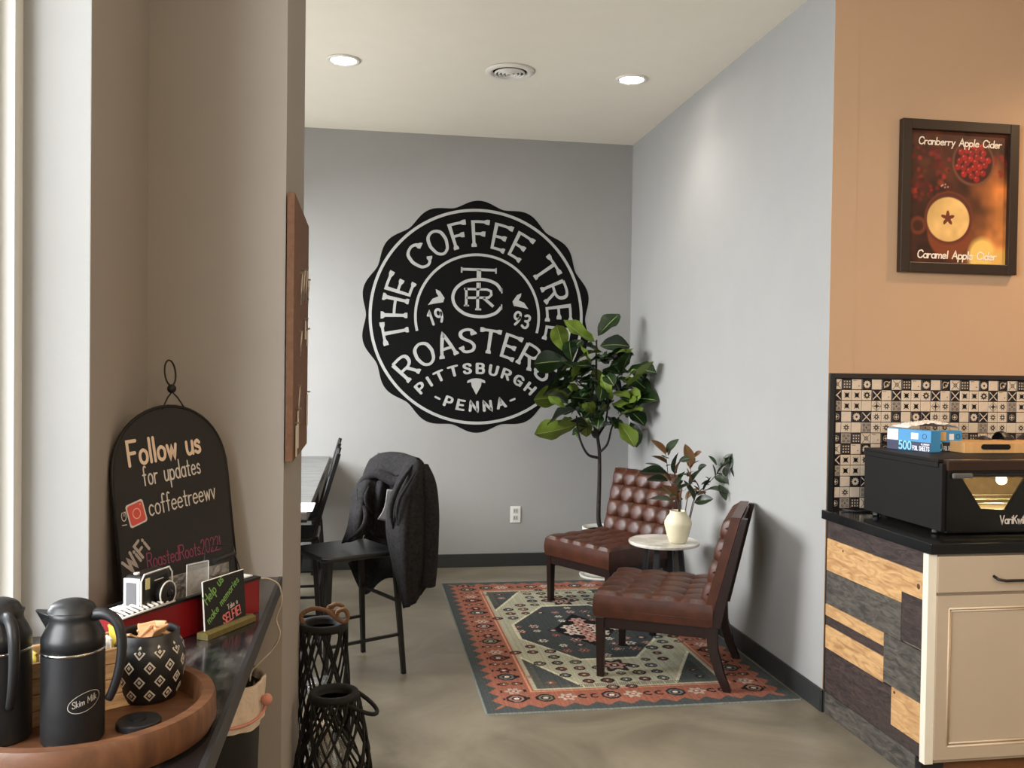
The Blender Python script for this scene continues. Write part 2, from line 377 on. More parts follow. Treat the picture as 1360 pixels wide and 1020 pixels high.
# ------------------------------------------------------------------ wall logo
def wall_logo():
    cx, cz = .838, 1.924
    yf = YB-.0012
    t = thing('wall_emblem', 'huge round black scalloped coffee roaster emblem painted on the grey back wall', 'wall emblem', (cx, YB, cz))
    ink = mat('black_vinyl', (9,9,9), .8, spec=.15); pale = mat('grey_lettering', (176,177,175), .7)
    n = 280; bd = MB(); pts = []
    for k in range(n):
        a = 2*PI*k/n; r = .846 + .044*(math.cos(14*(a-PI/2))*.5+.5)**.85
        pts.append((r*math.cos(a), r*math.sin(a)))
    bd.prism(pts, lambda u, v: (cx+u, YB-.0002, cz+v), lambda u, v: (cx+u, yf, cz+v))
    bd.build('badge', ink, t, fix=True)
    def ring(name, r0, r1, a0, a1, n=160):
        q = MB(); q.grid(n, 1, lambda u, v: (cx+(r0+(r1-r0)*v)*math.cos(a0+(a1-a0)*u), yf-.001, cz+(r0+(r1-r0)*v)*math.sin(a0+(a1-a0)*u)))
        q.build(name, pale, t)
    ring('outer_ring', .804, .826, 0, 2*PI)
    ring('inner_arc', .466, .486, math.radians(-14), math.radians(194))
    def arch(text, r, c, hgt, wt, serif, gap, span, mid=90, space=.3, out=True, x0=0):
        """lettering on a circle of baseline radius r round (x0, c); span = whole angle covered"""
        L_ = MB(); tw = text_width(text, gap, space); k = math.radians(span)/tw; rm = r+hgt/2*(1 if out else -1)
        def fn(u, v):
            a = math.radians(mid) + (-u if out else u)*k; rr = r+v*hgt*(1 if out else -1)
            return (cx+x0+rr*math.cos(a), yf-.0015, cz+c+rr*math.sin(a))
        strokes(L_, text, wt, fn, gap=gap, serif=serif, center=True, space=space)
        L_.build('lettering', pale, t)
    arch('THE COFFEE TREE', .545, 0, .184, .11, .105, .26, 214, mid=90.5, space=.12)
    arch('ROASTERS', .690, -.955, .170, .12, .105, .24, 96, x0=-.004)
    arch('PITTSBURGH', .626, -1.055, .070, .22, 0, .50, 84, x0=-.006)
    arch('-PENNA-', .722, 0, .070, .22, 0, .52, 52, mid=269, out=False)
    def small(text, x, z, h, rot):
        L_ = MB(); ca, sa = math.cos(rot), math.sin(rot)
        strokes(L_, text, .19, lambda u, v: (cx+x+(u*ca-v*sa)*h, yf-.0015, cz+z+(u*sa+v*ca)*h), gap=.34, center=True)
        L_.build('lettering', pale, t)
    small('19', -.306, -.052, .098, math.radians(20)); small('93', .325, -.062, .098, math.radians(-19))
    M_ = MB()
    def put(pts, wdt, sm=False):
        r = cat(pts, 6) if sm else pts
        ribbon(M_, r, wdt/2, lambda u, v: (cx+u-.008, yf-.0016, cz+v), cap=False)
    put([(-.12,.362),(.145,.362)], .020); put([(-.12,.335),(-.12,.378)], .012); put([(.145,.335),(.145,.378)], .012)
    put([(.013,.362),(.013,.300)], .034); put([(.006,.262),(.006,.062)], .022); put([(-.012,.058),(.034,.058)], .014); put([(.024,.262),(.024,.21)], .008)
    put([(.19,.205),(.15,.255),(.08,.283),(0,.287),(-.09,.268),(-.16,.215),(-.185,.145),(-.16,.075),(-.09,.022),(0,.003),(.08,.008),(.15,.035),(.19,.078)], .024, True)
    put([(.192,.225),(.192,.185)], .010); put([(.192,.10),(.192,.06)], .010)
    put([(-.082,.222),(-.082,.082)], .020); put([(-.10,.212),(.075,.212),(.108,.200),(.112,.172),(.09,.150),(-.082,.145)], .018)
    put([(.05,.148),(.128,.082)], .022); put([(-.10,.085),(-.06,.085)], .012)
    M_.build('monogram', pale, t)
    W3 = [(355,404),(372,412),(390,438),(385,455),(345,462),(325,467),(343,442),(366,432),(357,418)]
    for nm, mir in (('ornament', 0), ('ornament', 1)):
        d = MB(); P = [((x-523)*.001927, (510-y)*.001927) for x, y in W3]
        if mir: P = [(.013-x, z-.014) for x, z in P]
        q = [(cx+x, yf-.0015, cz+z) for x, z in P]
        d.add(q, [(0,1,2,7,8),(2,3,4,5,6,7)]); d.build(nm, pale, t)
    d = MB(); a = [(.066,-.508),(.062,-.488),(.03,-.474),(-.004,-.470),(-.04,-.474),(-.072,-.488),(-.076,-.508),(-.045,-.500),(-.040,-.53),(-.004,-.597),(.032,-.53),(.036,-.500)]
    d.add([(cx+x, yf-.0015, cz+z) for x, z in a], [(11,0,1,2,3),(3,4,5,6,7),(3,7,8,9,10,11)]); d.build('acorn_print', pale, t)
wall_logo()

# ------------------------------------------------------------------ ceiling fittings
def downlight(x, y, label):
    t = thing('ceiling_downlight', label, 'ceiling light', (x, y, ZC), group=None)
    q = MB(); q.lathe([(.098,0),(.098,-.006),(.078,-.010),(.070,-.002)], 40, (x, y, ZC-.0005)); q.build('trim_ring', mat('white_plastic', (225,222,215), .4), t, smooth=True)
    q = MB(); q.lathe([(.0001,-.004),(.071,-.004)], 40, (x, y, ZC)); q.build('diffuser', mat('lit_diffuser', (255,255,255), .5, emit=(255,246,230), es=14), t)
    s = spot('downlight_beam', (x, y, ZC-.02), 26, (1, .93, .82), 130, .7, .07)
for x, l in ((-.15, 'round recessed ceiling light nearer the pillar, left of the vent'), (1.572, 'round recessed ceiling light nearer the right wall, right of the vent')):
    downlight(x, 5.30, l)
def vent(x, y):
    t = thing('ceiling_vent', 'round white ceiling air vent with concentric rings', 'vent', (x, y, ZC))
    wp = _M['white_plastic']
    q = MB(); q.lathe([(.10,0.0),(.146,-.002),(.146,-.008),(.128,-.018),(.108,-.014),(.10,-.0)], 48, (x, y, ZC)); q.build('flange', wp, t, smooth=True)
    q = MB(); q.lathe([(.0001,-.002),(.105,-.002)], 40, (x, y, ZC)); q.build('throat', mat('vent_dark', (20,20,20), .8), t)
    for r in (.088, .066, .044, .022):
        q = MB(); q.lathe([(r-.003,-.010),(r+.004,-.013),(r-.001,-.026),(r-.006,-.022),(r-.003,-.010)], 40, (x, y, ZC)); q.build('louver_ring', wp, t, smooth=True)
vent(.822, 5.30)

# ------------------------------------------------------------------ outlet
t = thing('wall_outlet', 'white double power outlet low on the grey back wall', 'outlet', (1.152, YB, .402))
B(1.112, YB-.006, .338, 1.192, YB, .466).build('cover_plate', mat('outlet_white', (228,228,224), .4), t, bevel=.002)
for z in (.375, .43):
    o = B(1.132, YB-.009, z-.018, 1.172, YB-.006, z+.018).build('socket', mat('outlet_inner', (190,190,186), .4), t, bevel=.003)
    B(1.143, YB-.0095, z-.008, 1.146, YB-.009, z+.010).box(1.158, YB-.0095, z-.008, 1.161, YB-.009, z+.010).build('slot', mat('slot_dark', (25,25,25), .6), o)

# ------------------------------------------------------------------ rug (colour woven as a fine mesh)
def rug():
    U0, U1, V0, V1 = .536, 2.026, 3.89, 6.318
    W, H = U1-U0, V1-V0; st = .005; nx, ny = int(W/st), int(H/st)
    u, v = np.meshgrid(np.linspace(0, W, nx+1), np.linspace(0, H, ny+1))
    slate = np.array((72,77,77)); coral = np.array((148,95,78)); cream = np.array((176,170,148)); dark = np.array((38,34,36)); pink = np.array((186,142,128)); green = np.array((112,112,92)); pale = np.array((205,196,180))
    img = np.empty(u.shape+(3,)); img[:] = slate
    ee = np.minimum(np.minimum(u, W-u), np.minimum(v, H-v))
    along = np.where((np.minimum(u, W-u) < np.minimum(v, H-v)), v, u)
    def put(mask, c): img[mask] = c
    tooth = .045 + .045*np.abs(((along/.105) % 1)*2-1)
    put(ee > tooth, coral)
    put((ee > .245) & (ee < .252), np.array((196,140,110)))
    put((ee > .262) & (ee < .285), cream)
    iu, iv = u-W/2, v-H/2; hw, hh = W/2-.285, H/2-.285
    fld = (np.abs(iu) < hw) & (np.abs(iv) < hh)
    put(fld, slate)
    # beige elongated octagon band
    a, b = np.abs(iu)/hw, np.abs(iv)/hh
    put(fld & (a*.62+b*.62 < .93), np.array((170,167,145)))
    put(fld & (np.abs(a*.62+b*.62-.93) < .012), np.array((205,200,172)))
    med = (a/.80+b/.62 < 1.32) & (a < .86) & (b < .56)
    med_o = (a/.80+b/.62 < 1.37) & (a < .90) & (b < .585)
    put(fld & med_o, np.array((205,200,172))); put(fld & med, slate*.95)
    put(fld & (a/.42+b/.36 < 1), dark*.8)
    def rosette(x, y, r, c1, c2, c3, sq=1.0):
        dx, dy = np.abs(iu-x), np.abs(iv-y)/sq; d = np.maximum(np.maximum(dx, dy), (dx+dy)*.72)
        put(d < r, c1); put(d < r*.74, c2); put(d < r*.5, c1*1.12); put(d < r*.28, c3)
    def flower(x, y, r, c1, c2):
        dx, dy = iu-x, iv-y; d = np.hypot(dx, dy); th = np.arctan2(dy, dx)
        put(d < r*(.8+.2*np.cos(6*th)), c1); put(d < r*.42, c2); put(d < r*.2, pale)
    rnd = random.Random(3)
    cols = [(dark, pink*.8, pale), (dark, green, pale*.9), (dark*1.2, np.array((120,60,52)), cream), (dark, slate*1.4, pale)]
    # border motifs
    for s in (-1, 1):
        k = 0; y = -H/2+.17
        while y < H/2-.1:
            c = cols[k % 4]; x = s*(W/2-.165)
            if k % 3 == 0: rosette(x, y, .048, *c)
            elif k % 3 == 1: flower(x, y, .042, pale*.8 if k % 2 else dark, np.array((150,80,66)))
            else:
                rosette(x-.03, y, .022, dark, coral, pale); rosette(x+.03, y, .022, dark, coral, pale)
            put((np.abs(iu-x) < .062) & (np.abs(iu-x) > .050) & (np.abs(iv-y) < .014), dark); y += .098; k += 1
        k = 0; x = -W/2+.3
        while x < W/2-.25:
            y = s*(H/2-.165); c = cols[(k+1) % 4]
            if k % 3 == 0: rosette(x, y, .046, *c)
            elif k % 3 == 1: flower(x, y, .046, pale*.85, np.array((150,80,66)))
            else:
                for q in (-.028, .028):
                    dd = np.hypot(iu-x-q, iv-y); put((dd < .026) & (dd > .015) & (iu-x-q < .012), dark)
            x += .105; k += 1
    # beige band flowers, medallion, corners
    for k in range(520):
        x, y = rnd.uniform(-hw, hw), rnd.uniform(-hh, hh); aa, bb = abs(x)/hw, abs(y)/hh
        inm = aa/.80+bb/.62 < 1.22 and aa < .78 and bb < .5; ino = aa*.62+bb*.62 < .86; out_m = aa/.80+bb/.62 > 1.47 or bb > .66
        gx, gy = round(x/.095)*.095, round(y/.095)*.095
        if inm and rnd.random() < .55: flower(gx, gy, rnd.uniform(.022,.036), [pink, pale, dark*1.3, np.array((150,92,80))][k % 4], dark if k % 4 != 2 else pink)
        elif out_m and ino: rosette(gx, gy, rnd.uniform(.024,.034), *cols[k % 4])
        elif aa*.62+bb*.62 > 1.02 and aa < .95 and bb < .97: flower(gx, gy, rnd.uniform(.022,.034), [np.array((130,78,66)), dark, pink*.85][k % 3], green)
    for x, y in ((0,0),(0,.10),(0,-.10),(.08,.05),(-.08,.05),(.08,-.05),(-.08,-.05),(0,.19),(0,-.19)): flower(x, y, .055, pink if (x*y == 0) else pale, np.array((140,78,72)))
    for s in (-1,1):
        flower(0, s*.50*hh*1.38, .10, dark*1.2, pink); flower(0, s*.50*hh*1.38, .06, pink*.9, dark)
    # woven comb lines along the side of the field
    put((ee > .285) & (ee < .325) & ((along/.011 % 1) < .45) & (b > .62) & fld, cream*.55)
    put(ee < .008, np.array((120,126,120)))
    nz = np.random.rand(*u.shape)*.16+.92; row = (np.random.rand(nx+1)*.14+.93)[None, :]
    img = img*nz[..., None]*row[..., None]
    img = np.clip(img*1.0, 0, 255)/255
    l = np.where(img <= .04045, img/12.92, ((img+.055)/1.055)**2.4)
    me = bpy.data.meshes.new('woven_rug')
    z = .006+.0006*np.random.rand(*u.shape); z[ee < .003] = 0.0005
    co = np.stack([u+U0, v+V0, z], -1).reshape(-1, 3)
    idx = np.arange((nx+1)*(ny+1)).reshape(ny+1, nx+1)
    q = np.stack([idx[:-1,:-1], idx[:-1,1:], idx[1:,1:], idx[1:,:-1]], -1).reshape(-1, 4)
    me.vertices.add(len(co)); me.vertices.foreach_set('co', co.ravel())
    me.loops.add(q.size); me.loops.foreach_set('vertex_index', q.ravel().astype(np.int32))
    me.polygons.add(len(q)); me.polygons.foreach_set('loop_start', np.arange(0, q.size, 4, dtype=np.int32)); me.update(calc_edges=True)
    ca = me.color_attributes.new('weave', 'FLOAT_COLOR', 'POINT')
    ca.data.foreach_set('color', np.concatenate([l.reshape(-1,3), np.ones((len(co),1))], 1).ravel().astype(np.float32))
    me.materials.append(mat('rug_weave', (120,100,90), .95, attr='weave', spec=.1))
    me.shade_smooth()
    o = bpy.data.objects.new('patterned_rug', me); COL.objects.link(o)
    tag(o, 'oriental rug with coral border and cream and slate medallion under the leather chairs', 'rug')
rug()

# ------------------------------------------------------------------ tufted slipper chairs
LEATH = mat('brown_leather', (80,41,24), .38, rgb2=(56,28,16), scale=14, bump=.12, bscale=260, spec=.5)
DWOOD = mat('dark_espresso_wood', (32,16,13), .38, vary=.2, scale=10, stretch=(6,6,1))
def tuft(a, b, n, m_):
    x, y = a*n, b*m_; dx, dy = abs(x-round(x)), abs(y-round(y)); r2 = dx*dx+dy*dy
    return 1-.28*math.exp(-(dx/.05)**2)-.28*math.exp(-(dy/.05)**2)-.75*math.exp(-r2/.05)-.14*(1-math.sin(PI*(x % 1))*math.sin(PI*(y % 1)))
def slipper_chair(loc, rz, label):
    t = thing('slipper_chair', label, 'chair', loc, rz, local=True)
    hw = .29; y0, y1 = -.27, .305
    # seat cushion: tufted top over boxed sides
    def top(u, v):
        x = -hw+2*hw*u; y = y0+(y1-y0)*v
        e = min(u, 1-u)*2*hw; e2 = min(v, 1-v)*(y1-y0)
        edge = min(1, min(e, e2)/.014); edge = math.sin(edge*PI/2)
        hz = .421-.009*(1-edge)+.017*tuft(u, v, 5, 4)*edge-.003
        return (x, y, hz)
    q = MB(); q.grid(60, 56, top)
    def side(u, v):
        P = [(-hw,y0),(hw,y0),(hw,y1),(-hw,y1),(-hw,y0)]; k = min(3, int(u*4)); f = u*4-k
        x = P[k][0]+(P[k+1][0]-P[k][0])*f; y = P[k][1]+(P[k+1][1]-P[k][1])*f
        bul = .006*math.sin(PI*v); z = .300+(.409-.300)*v
        s = 1+bul/hw; return (x*s, y*s, z)
    q.grid(64, 4, side); q.add([(-hw,y0,.30),(hw,y0,.30),(hw,y1,.30),(-hw,y1,.30)], [(3,2,1,0)])
    seat = q.build('seat', LEATH, t, auto=True, fix=True)
    pp = MB(); pp.tube([(-hw-.003,y0,.338),(-hw-.003,y1+.003,.338),(hw+.003,y1+.003,.338),(hw+.003,y0,.338)], .003, 6)
    pp.build('piping', LEATH, seat)
    # button dimples
    # backrest
    ln = .14; bz0, bz1 = .300, .835; yb_f = -.195
    def bk(z): return (z-bz0)/(bz1-bz0)*ln
    def front(u, v):
        x = -hw+2*hw*u; z = bz0+(bz1-bz0)*v
        edge = math.sin(min(1, min(min(u,1-u)*2*hw, min(v,1-v)*(bz1-bz0))/.03)*PI/2)
        y = yb_f-bk(z)+(.030*tuft(u, v, 5, 5)-.012)*edge-.016*(1-edge)
        return (x, y, z)
    q = MB(); q.grid(60, 60, front, flip=True)
    th = .045
    def ring(u, v):
        P = [(-hw,bz0),(hw,bz0),(hw,bz1),(-hw,bz1),(-hw,bz0)]; k = min(3, int(u*4)); f = u*4-k
        x = P[k][0]+(P[k+1][0]-P[k][0])*f; z = P[k][1]+(P[k+1][1]-P[k][1])*f
        return (x, yb_f-bk(z)-.016-v*th, z)
    q.grid(40, 3, ring); q.add([(-hw,yb_f-.016-th,bz0),(hw,yb_f-.016-th,bz0),(hw,yb_f-ln-.016-th,bz1),(-hw,yb_f-ln-.016-th,bz1)], [(0,3,2,1)])
    q.build('backrest', LEATH, t, smooth=False, auto=True, fix=True)
    # frame
    q = MB(); q.box(-hw+.01, y0+.02, .245, hw-.01, y1-.012, .300); q.build('rail', DWOOD, t, bevel=.003)
    for s in (-1, 1):
        MB().bar((s*(hw-.022), y1-.03, .30), (s*(hw-.024), y1-.034, 0), .044, .044, .034).build('leg', DWOOD, t, bevel=.003)
        q = MB(); x0, x1 = s*(hw-.045), s*(hw-.003)
        prof = [(-.27,.30,.05),(-.275,.20,.048),(-.31,.08,.042),(-.345,0,.036)]
        for (ya,za,wa),(yb,zb,wb) in zip(prof, prof[1:]):
            xs = sorted((x0,x1)); q.hexa([(xs[0],yb-wb/2,zb),(xs[1],yb-wb/2,zb),(xs[1],yb+wb/2,zb),(xs[0],yb+wb/2,zb)],
                                         [(xs[0],ya-wa/2,za),(xs[1],ya-wa/2,za),(xs[1],ya+wa/2,za),(xs[0],ya+wa/2,za)])
        q.build('leg', DWOOD, t, fix=True)
        q = MB(); xs = sorted((x0+s*.004, x1+s*.004)); yA = yb_f-.016-th
        q.hexa([(xs[0],yA-.052,.30),(xs[1],yA-.052,.30),(xs[1],yA-.001,.30),(xs[0],yA-.001,.30)],
               [(xs[0],yA-ln-.030,.829),(xs[1],yA-ln-.030,.829),(xs[1],yA-ln-.001,.829),(xs[0],yA-ln-.001,.829)])
        q.build('back_post', DWOOD, t, bevel=.002)
    MB().hexa([(-hw+.02,yb_f-.016-th-.008,.31),(hw-.02,yb_f-.016-th-.008,.31),(hw-.02,yb_f-.016-th,.31),(-hw+.02,yb_f-.016-th,.31)],
              [(-hw+.02,yb_f-.016-th-ln-.006,.82),(hw-.02,yb_f-.016-th-ln-.006,.82),(hw-.02,yb_f-.016-th-ln,.82),(-hw+.02,yb_f-.016-th-ln,.82)]).build('back_panel', LEATH, t)
    return t
slipper_chair((1.532, 4.425, .007), math.radians(62.2), 'brown tufted leather armless chair nearest the camera, seen from its side')
slipper_chair((1.588, 5.70, .007), math.radians(120.7), 'brown tufted leather armless chair farther back, before the potted tree')

# ------------------------------------------------------------------ side table and vase
TX, TY, TZ = 1.742, 5.06, .53
t = thing('side_table', 'small round white marble side table with black legs between the leather chairs', 'table', (TX, TY, 0))
MARB = mat('white_marble', (226,222,212), .25, rgb2=(200,194,182), scale=5, contrast=(.42,.5))
q = MB(); q.lathe([(.185,-.022),(.204,-.018),(.208,-.010),(.207,-.003),(.203,0)], 56, (TX,TY,TZ)); q.build('tabletop', MARB, t, auto=True)
for k in range(4):
    a = math.radians(50+90*k); c, s_ = math.cos(a), math.sin(a)
    MB().bar((TX+c*.10, TY+s_*.10, TZ-.023), (TX+c*.155, TY+s_*.155, .008), .034, .024, side=(-s_, c, 0)).build('leg', BLKMET, t, bevel=.002)
MB().bar((TX-.10,TY,TZ-.032),(TX+.10,TY,TZ-.032),.03,.016).bar((TX,TY-.10,TZ-.032),(TX,TY+.10,TZ-.032),.03,.016).build('brace', BLKMET, t)
VX, VY = 1.800, 4.985
t = thing('vase', 'cream ceramic vase on the white side table', 'vase', (VX, VY, TZ+.001))
q = MB(); q.lathe([(.001,.004),(.042,.0),(.050,.006),(.064,.045),(.079,.105),(.078,.125),(.064,.152),(.050,.170),(.047,.180),(.050,.186),(.046,.187),(.042,.178),(.050,.160),(.001,.10)], 48, (VX,VY,TZ+.001))
q.build('vase_body', mat('cream_glaze', (222,214,184), .45, vary=.03, scale=20), t, smooth=True)

LEAFMESH = {}; WSC = 1.2
def leaf_mesh(key, length, width, curl, fold, mats, ob=.62, wavy=0, vein=.05):
    if key in LEAFMESH: return LEAFMESH[key]
    q = MB(); nv = 9; rows = []
    us = [-1,-.5,-vein,vein,.5,1]
    rnd = random.Random(key)
    for j in range(nv+1):
        v = j/nv; wd = width*.5*WSC*((math.sin(PI*v**1.45))**.6 if ob > .5 else (math.sin(PI*v))**.75) if 0 < v < 1 else 0.0
        wd = max(wd, width*.015)
        for u in us:
            x = u*wd; y = v*length*(1-.06*curl)
            z = -curl*length*(v**2)*.5 + abs(u)*fold*wd + wavy*length*math.sin(v*14+u*2+rnd.random())*abs(u)*.04
            rows.append((x, y, z))
    q.v = [Vector(r) for r in rows]
    for j in range(nv):
        for i in range(5):
            q.f.append([j*6+i, j*6+i+1, (j+1)*6+i+1, (j+1)*6+i]); q.mi.append(1 if i == 2 else 0)
    me = q.mesh('leaf', mats, smooth=True); LEAFMESH[key] = me; return me
def put_leaf(parent, me, base, tip, roll, length, name='leaf'):
    o = bpy.data.objects.new(name, me); COL.objects.link(o); o.parent = parent
    base, tip = Vector(base), Vector(tip); d = tip-base; s = d.length/length; d.normalize()
    up = Vector((0,0,1)); x = d.cross(up)
    if x.length < .05: x = Vector((1,0,0))
    x.normalize(); zz = x.cross(d)
    R_ = Matrix((x, d, zz)).transposed() @ Matrix.Rotation(roll, 3, 'Y')
    M4 = R_.to_4x4() @ Matrix.Scale(s, 4); off = Vector(parent['_off']) if '_off' in parent else Vector((0,0,0))
    M4.translation = base-off; o.matrix_local = M4; return o

# foliage in the vase
br = thing('leafy_branches', 'bronze and dark green magnolia branches standing in the cream vase', 'branches', (VX, VY, TZ+.11))
STEM = mat('twig_brown', (70,52,42), .7)
MG = mat('magnolia_green', (38,56,34), .35, vary=.2, scale=12); MBz = mat('magnolia_bronze', (112,80,48), .55, vary=.2, scale=12)
MV = mat('leaf_rib_tan', (92,84,52), .6)
mlg = [leaf_mesh('mg%d' % k, .1, .044, (.3,.8,.1)[k], .35, [MG, MV], ob=.5, vein=.04) for k in range(3)]
mlb = [leaf_mesh('mb%d' % k, .1, .040, (.2,.7,-.3)[k], .4, [MBz, MV], ob=.5, vein=.04) for k in range(3)]
def C1(px, py): return (840+px/6.8, 570+py/6.8)
def vpt(px, py, dy=0):
    if px > 560: dy = min(dy, .02)-(px-560)/390*.24
    return at(*C1(px, py), y=VY+dy)
stems = [[(430,705,0),(400,600,0),(330,450,.0),(310,300,.02),(300,215,.03)],
         [(440,705,0),(420,580,-.02),(390,450,-.03),(385,380,-.03)],
         [(460,705,0),(500,600,.0),(530,480,.02),(525,350,.03)],
         [(500,705,0),(560,620,.03),(650,520,.05),(740,430,.06),(800,340,.07),(870,240,.08)],
         [(510,705,0),(560,660,-.02),(610,640,-.03)],
         [(450,700,0),(400,620,-.04),(340,590,-.05)]]
for st_ in stems:
    P3 = [vpt(*p) for p in st_]; P3[0] = Vector((P3[0].x, P3[0].y, TZ+.10)); P3 = [P3[0]]+P3[1:]
    sm = cat([tuple(p) for p in P3], 4); MB().tube(sm, [.0032*(1-.6*i/len(sm)) for i in range(len(sm))], 6).build('stem', STEM, br, smooth=True)
# (base px, tip px, bronze?, depth, roll)
LV = [((300,230),(190,98),1,.03,.3),((310,215),(372,92),0,.03,1.2),((320,240),(345,200),1,.03,.5),((310,310),(188,235),1,.02,.2),
      ((320,420),(198,265),0,.0,-.2),((310,320),(335,330),1,.02,.4),((380,400),(385,225),0,-.03,1.1),((400,400),(405,275),1,-.03,.9),
      ((300,400),(90,380),0,.0,.8),((320,470),(145,435),0,-.02,.7),((395,430),(470,385),0,-.03,.3),((420,285),(510,262),0,.0,1.3),
      ((520,360),(492,155),1,.02,.2),((520,355),(570,270),1,.02,-.3),((540,250),(625,222),1,.03,1.0),((590,360),(650,325),0,.03,1.2),
      ((520,520),(560,355),0,-.05,.1),((540,500),(480,380),1,-.05,.3),((400,520),(450,390),0,-.05,.2),((410,560),(490,470),0,-.06,.3),
      ((560,650),(480,480),0,-.04,.5),((400,620),(285,505),1,-.04,.4),((395,620),(250,500),1,-.03,.7),((360,650),(172,625),0,-.05,.5),
      ((600,560),(560,510),1,.02,.2),((670,570),(590,575),1,.02,.9),((640,560),(700,440),0,.04,.3),((620,500),(690,470),0,.05,.6),
      ((650,560),(800,495),0,.03,.2),((780,500),(840,625),0,.05,.4),((560,660),(695,625),0,-.02,1.1),((740,430),(840,460),0,.06,.9),
      ((745,430),(730,330),0,.06,.3),((760,330),(705,245),0,.07,1.0),((770,400),(860,240),0,.07,.4),((800,350),(880,235),0,.08,1.0),
      ((830,340),(840,420),0,.08,1.2),((880,345),(948,418),0,.08,.3),((880,235),(882,345),0,.08,1.4),((430,640),(440,540),1,-.05,.8),
      ((480,640),(560,520),1,.03,.5),((350,470),(260,400),1,.03,.5),((500,330),(560,260),0,.02,.9),((600,560),(590,440),0,.05,.5)]
for k, (b_, t_, bz, dy, rl) in enumerate(LV):
    me = (mlb if bz else mlg)[k % 3]; A_ = vpt(*b_, dy); T_ = vpt(*t_, dy+random.uniform(-.035, .02)); T_ = A_+(T_-A_)*1.15
    put_leaf(br, me, A_, T_, rl*1.0, .1)
rl_ = random.Random(5)
for (px, py, dy) in ((300,260,.02),(320,330,.02),(340,430,0),(360,480,-.02),(390,520,-.03),(400,580,-.04),(420,600,-.02),(430,500,-.03),(500,430,.02),(520,400,.03),(530,470,.02),(510,560,.0),(560,600,.02),(600,560,.03),(660,510,.05),(700,460,.05),(760,400,.07),(800,350,.07),(840,290,.08),(450,640,-.03),(380,420,-.03),(470,560,-.05)):
    for j in range(2):
        a = rl_.uniform(0, 2*PI); L_ = rl_.uniform(32, 58)*.75
        A_ = vpt(px, py, dy); T_ = vpt(px+L_*1.5*math.cos(a), py-abs(L_*1.6*math.sin(a))+12, dy+rl_.uniform(-.03,.02))
        T_.x = min(T_.x, 2.02); put_leaf(br, (mlb if rl_.random() < .35 else mlg)[j], A_, T_, rl_.uniform(-.3, 1.0), .1)

# ------------------------------------------------------------------ fiddle leaf fig in white pot
FX, FY = 1.735, 6.42; WSC = 1.0
t = thing('plant_pot', 'white cylindrical planter behind the far leather chair', 'planter', (FX, FY, 0))
q = MB(); q.lathe([(.001,.02),(.13,.02),(.135,.06),(.142,.34),(.150,.35),(.150,.37),(.140,.372),(.132,.34),(.001,.33)], 48, (FX,FY,0)); q.build('pot_body', mat('white_pot', (224,222,212), .4), t, smooth=True)
q = MB(); q.lathe([(.12,0),(.162,.002),(.168,.02),(.162,.024),(.150,.012),(.001,.010)], 48, (FX,FY,0)); q.build('saucer', _M['white_pot'], t, smooth=True)
MB().lathe([(.001,.345),(.134,.345)], 32, (FX,FY,0)).build('soil', mat('soil', (40,32,26), .95, vary=.4, scale=60), t)
fg = thing('fiddle_leaf_fig', 'tall fiddle leaf fig tree growing from the white planter in the corner', 'potted tree', (FX, FY, .345))
BARK = mat('dark_bark', (104,82,70), .8, rgb2=(32,25,22), scale=22, stretch=(1,1,.3), contrast=(.58,.85))
def fpt(px, py, dy=0): return at(710+px/4.857, 400+py/4.857, y=FY+dy)
def stem(name, pts, r0, r1):
    sm = cat([tuple(p) for p in pts], 5); n = len(sm)
    MB().tube(sm, [r0+(r1-r0)*i/(n-1) for i in range(n)], 8).build(name, BARK, fg, smooth=True)
top = fpt(400, 250)
stem('trunk', [(FX,FY,.345), at(795,690,y=FY), at(796,640,y=FY), at(796,600,y=FY), fpt(405,860), fpt(400,700), fpt(398,450), top], .019, .006)
stem('branch', [fpt(405,1010), fpt(340,985,-.03), fpt(290,880,-.06), fpt(270,740,-.08)], .011, .006)
stem('branch', [fpt(415,980), fpt(470,920,-.03), fpt(500,810,-.05), fpt(545,750,-.06)], .010, .005)
stem('branch', [fpt(400,870), fpt(350,820,.03), fpt(290,730,.05), fpt(250,650,.06)], .010, .005)
stem('branch', [fpt(405,870), fpt(450,800,.05), fpt(468,720,.08), fpt(480,600,.1)], .010, .005)
stem('branch', [fpt(400,860), fpt(365,770,-.02), fpt(310,680,-.04)], .007, .004)
stem('branch', [fpt(402,620), fpt(330,560,-.03), fpt(260,500,-.06)], .006, .003)
stem('branch', [fpt(402,560), fpt(480,520,-.03), fpt(560,470,-.04)], .006, .003)
FD = mat('fig_leaf_dark', (30,50,24), .32, vary=.25, scale=9); FL = mat('fig_leaf_light', (96,116,36), .5, vary=.2, scale=9)
FV = mat('fig_vein', (150,170,96), .5)
fd = [leaf_mesh('fd%d' % k, .2, .125, (.3,.9,.5)[k], .28, [FD, FV], ob=.85, wavy=1, vein=.035) for k in range(3)]
fl = [leaf_mesh('fl%d' % k, .2, .12, (.3,-.5,.7)[k], .28, [FL, FV], ob=.85, wavy=1, vein=.03) for k in range(3)]
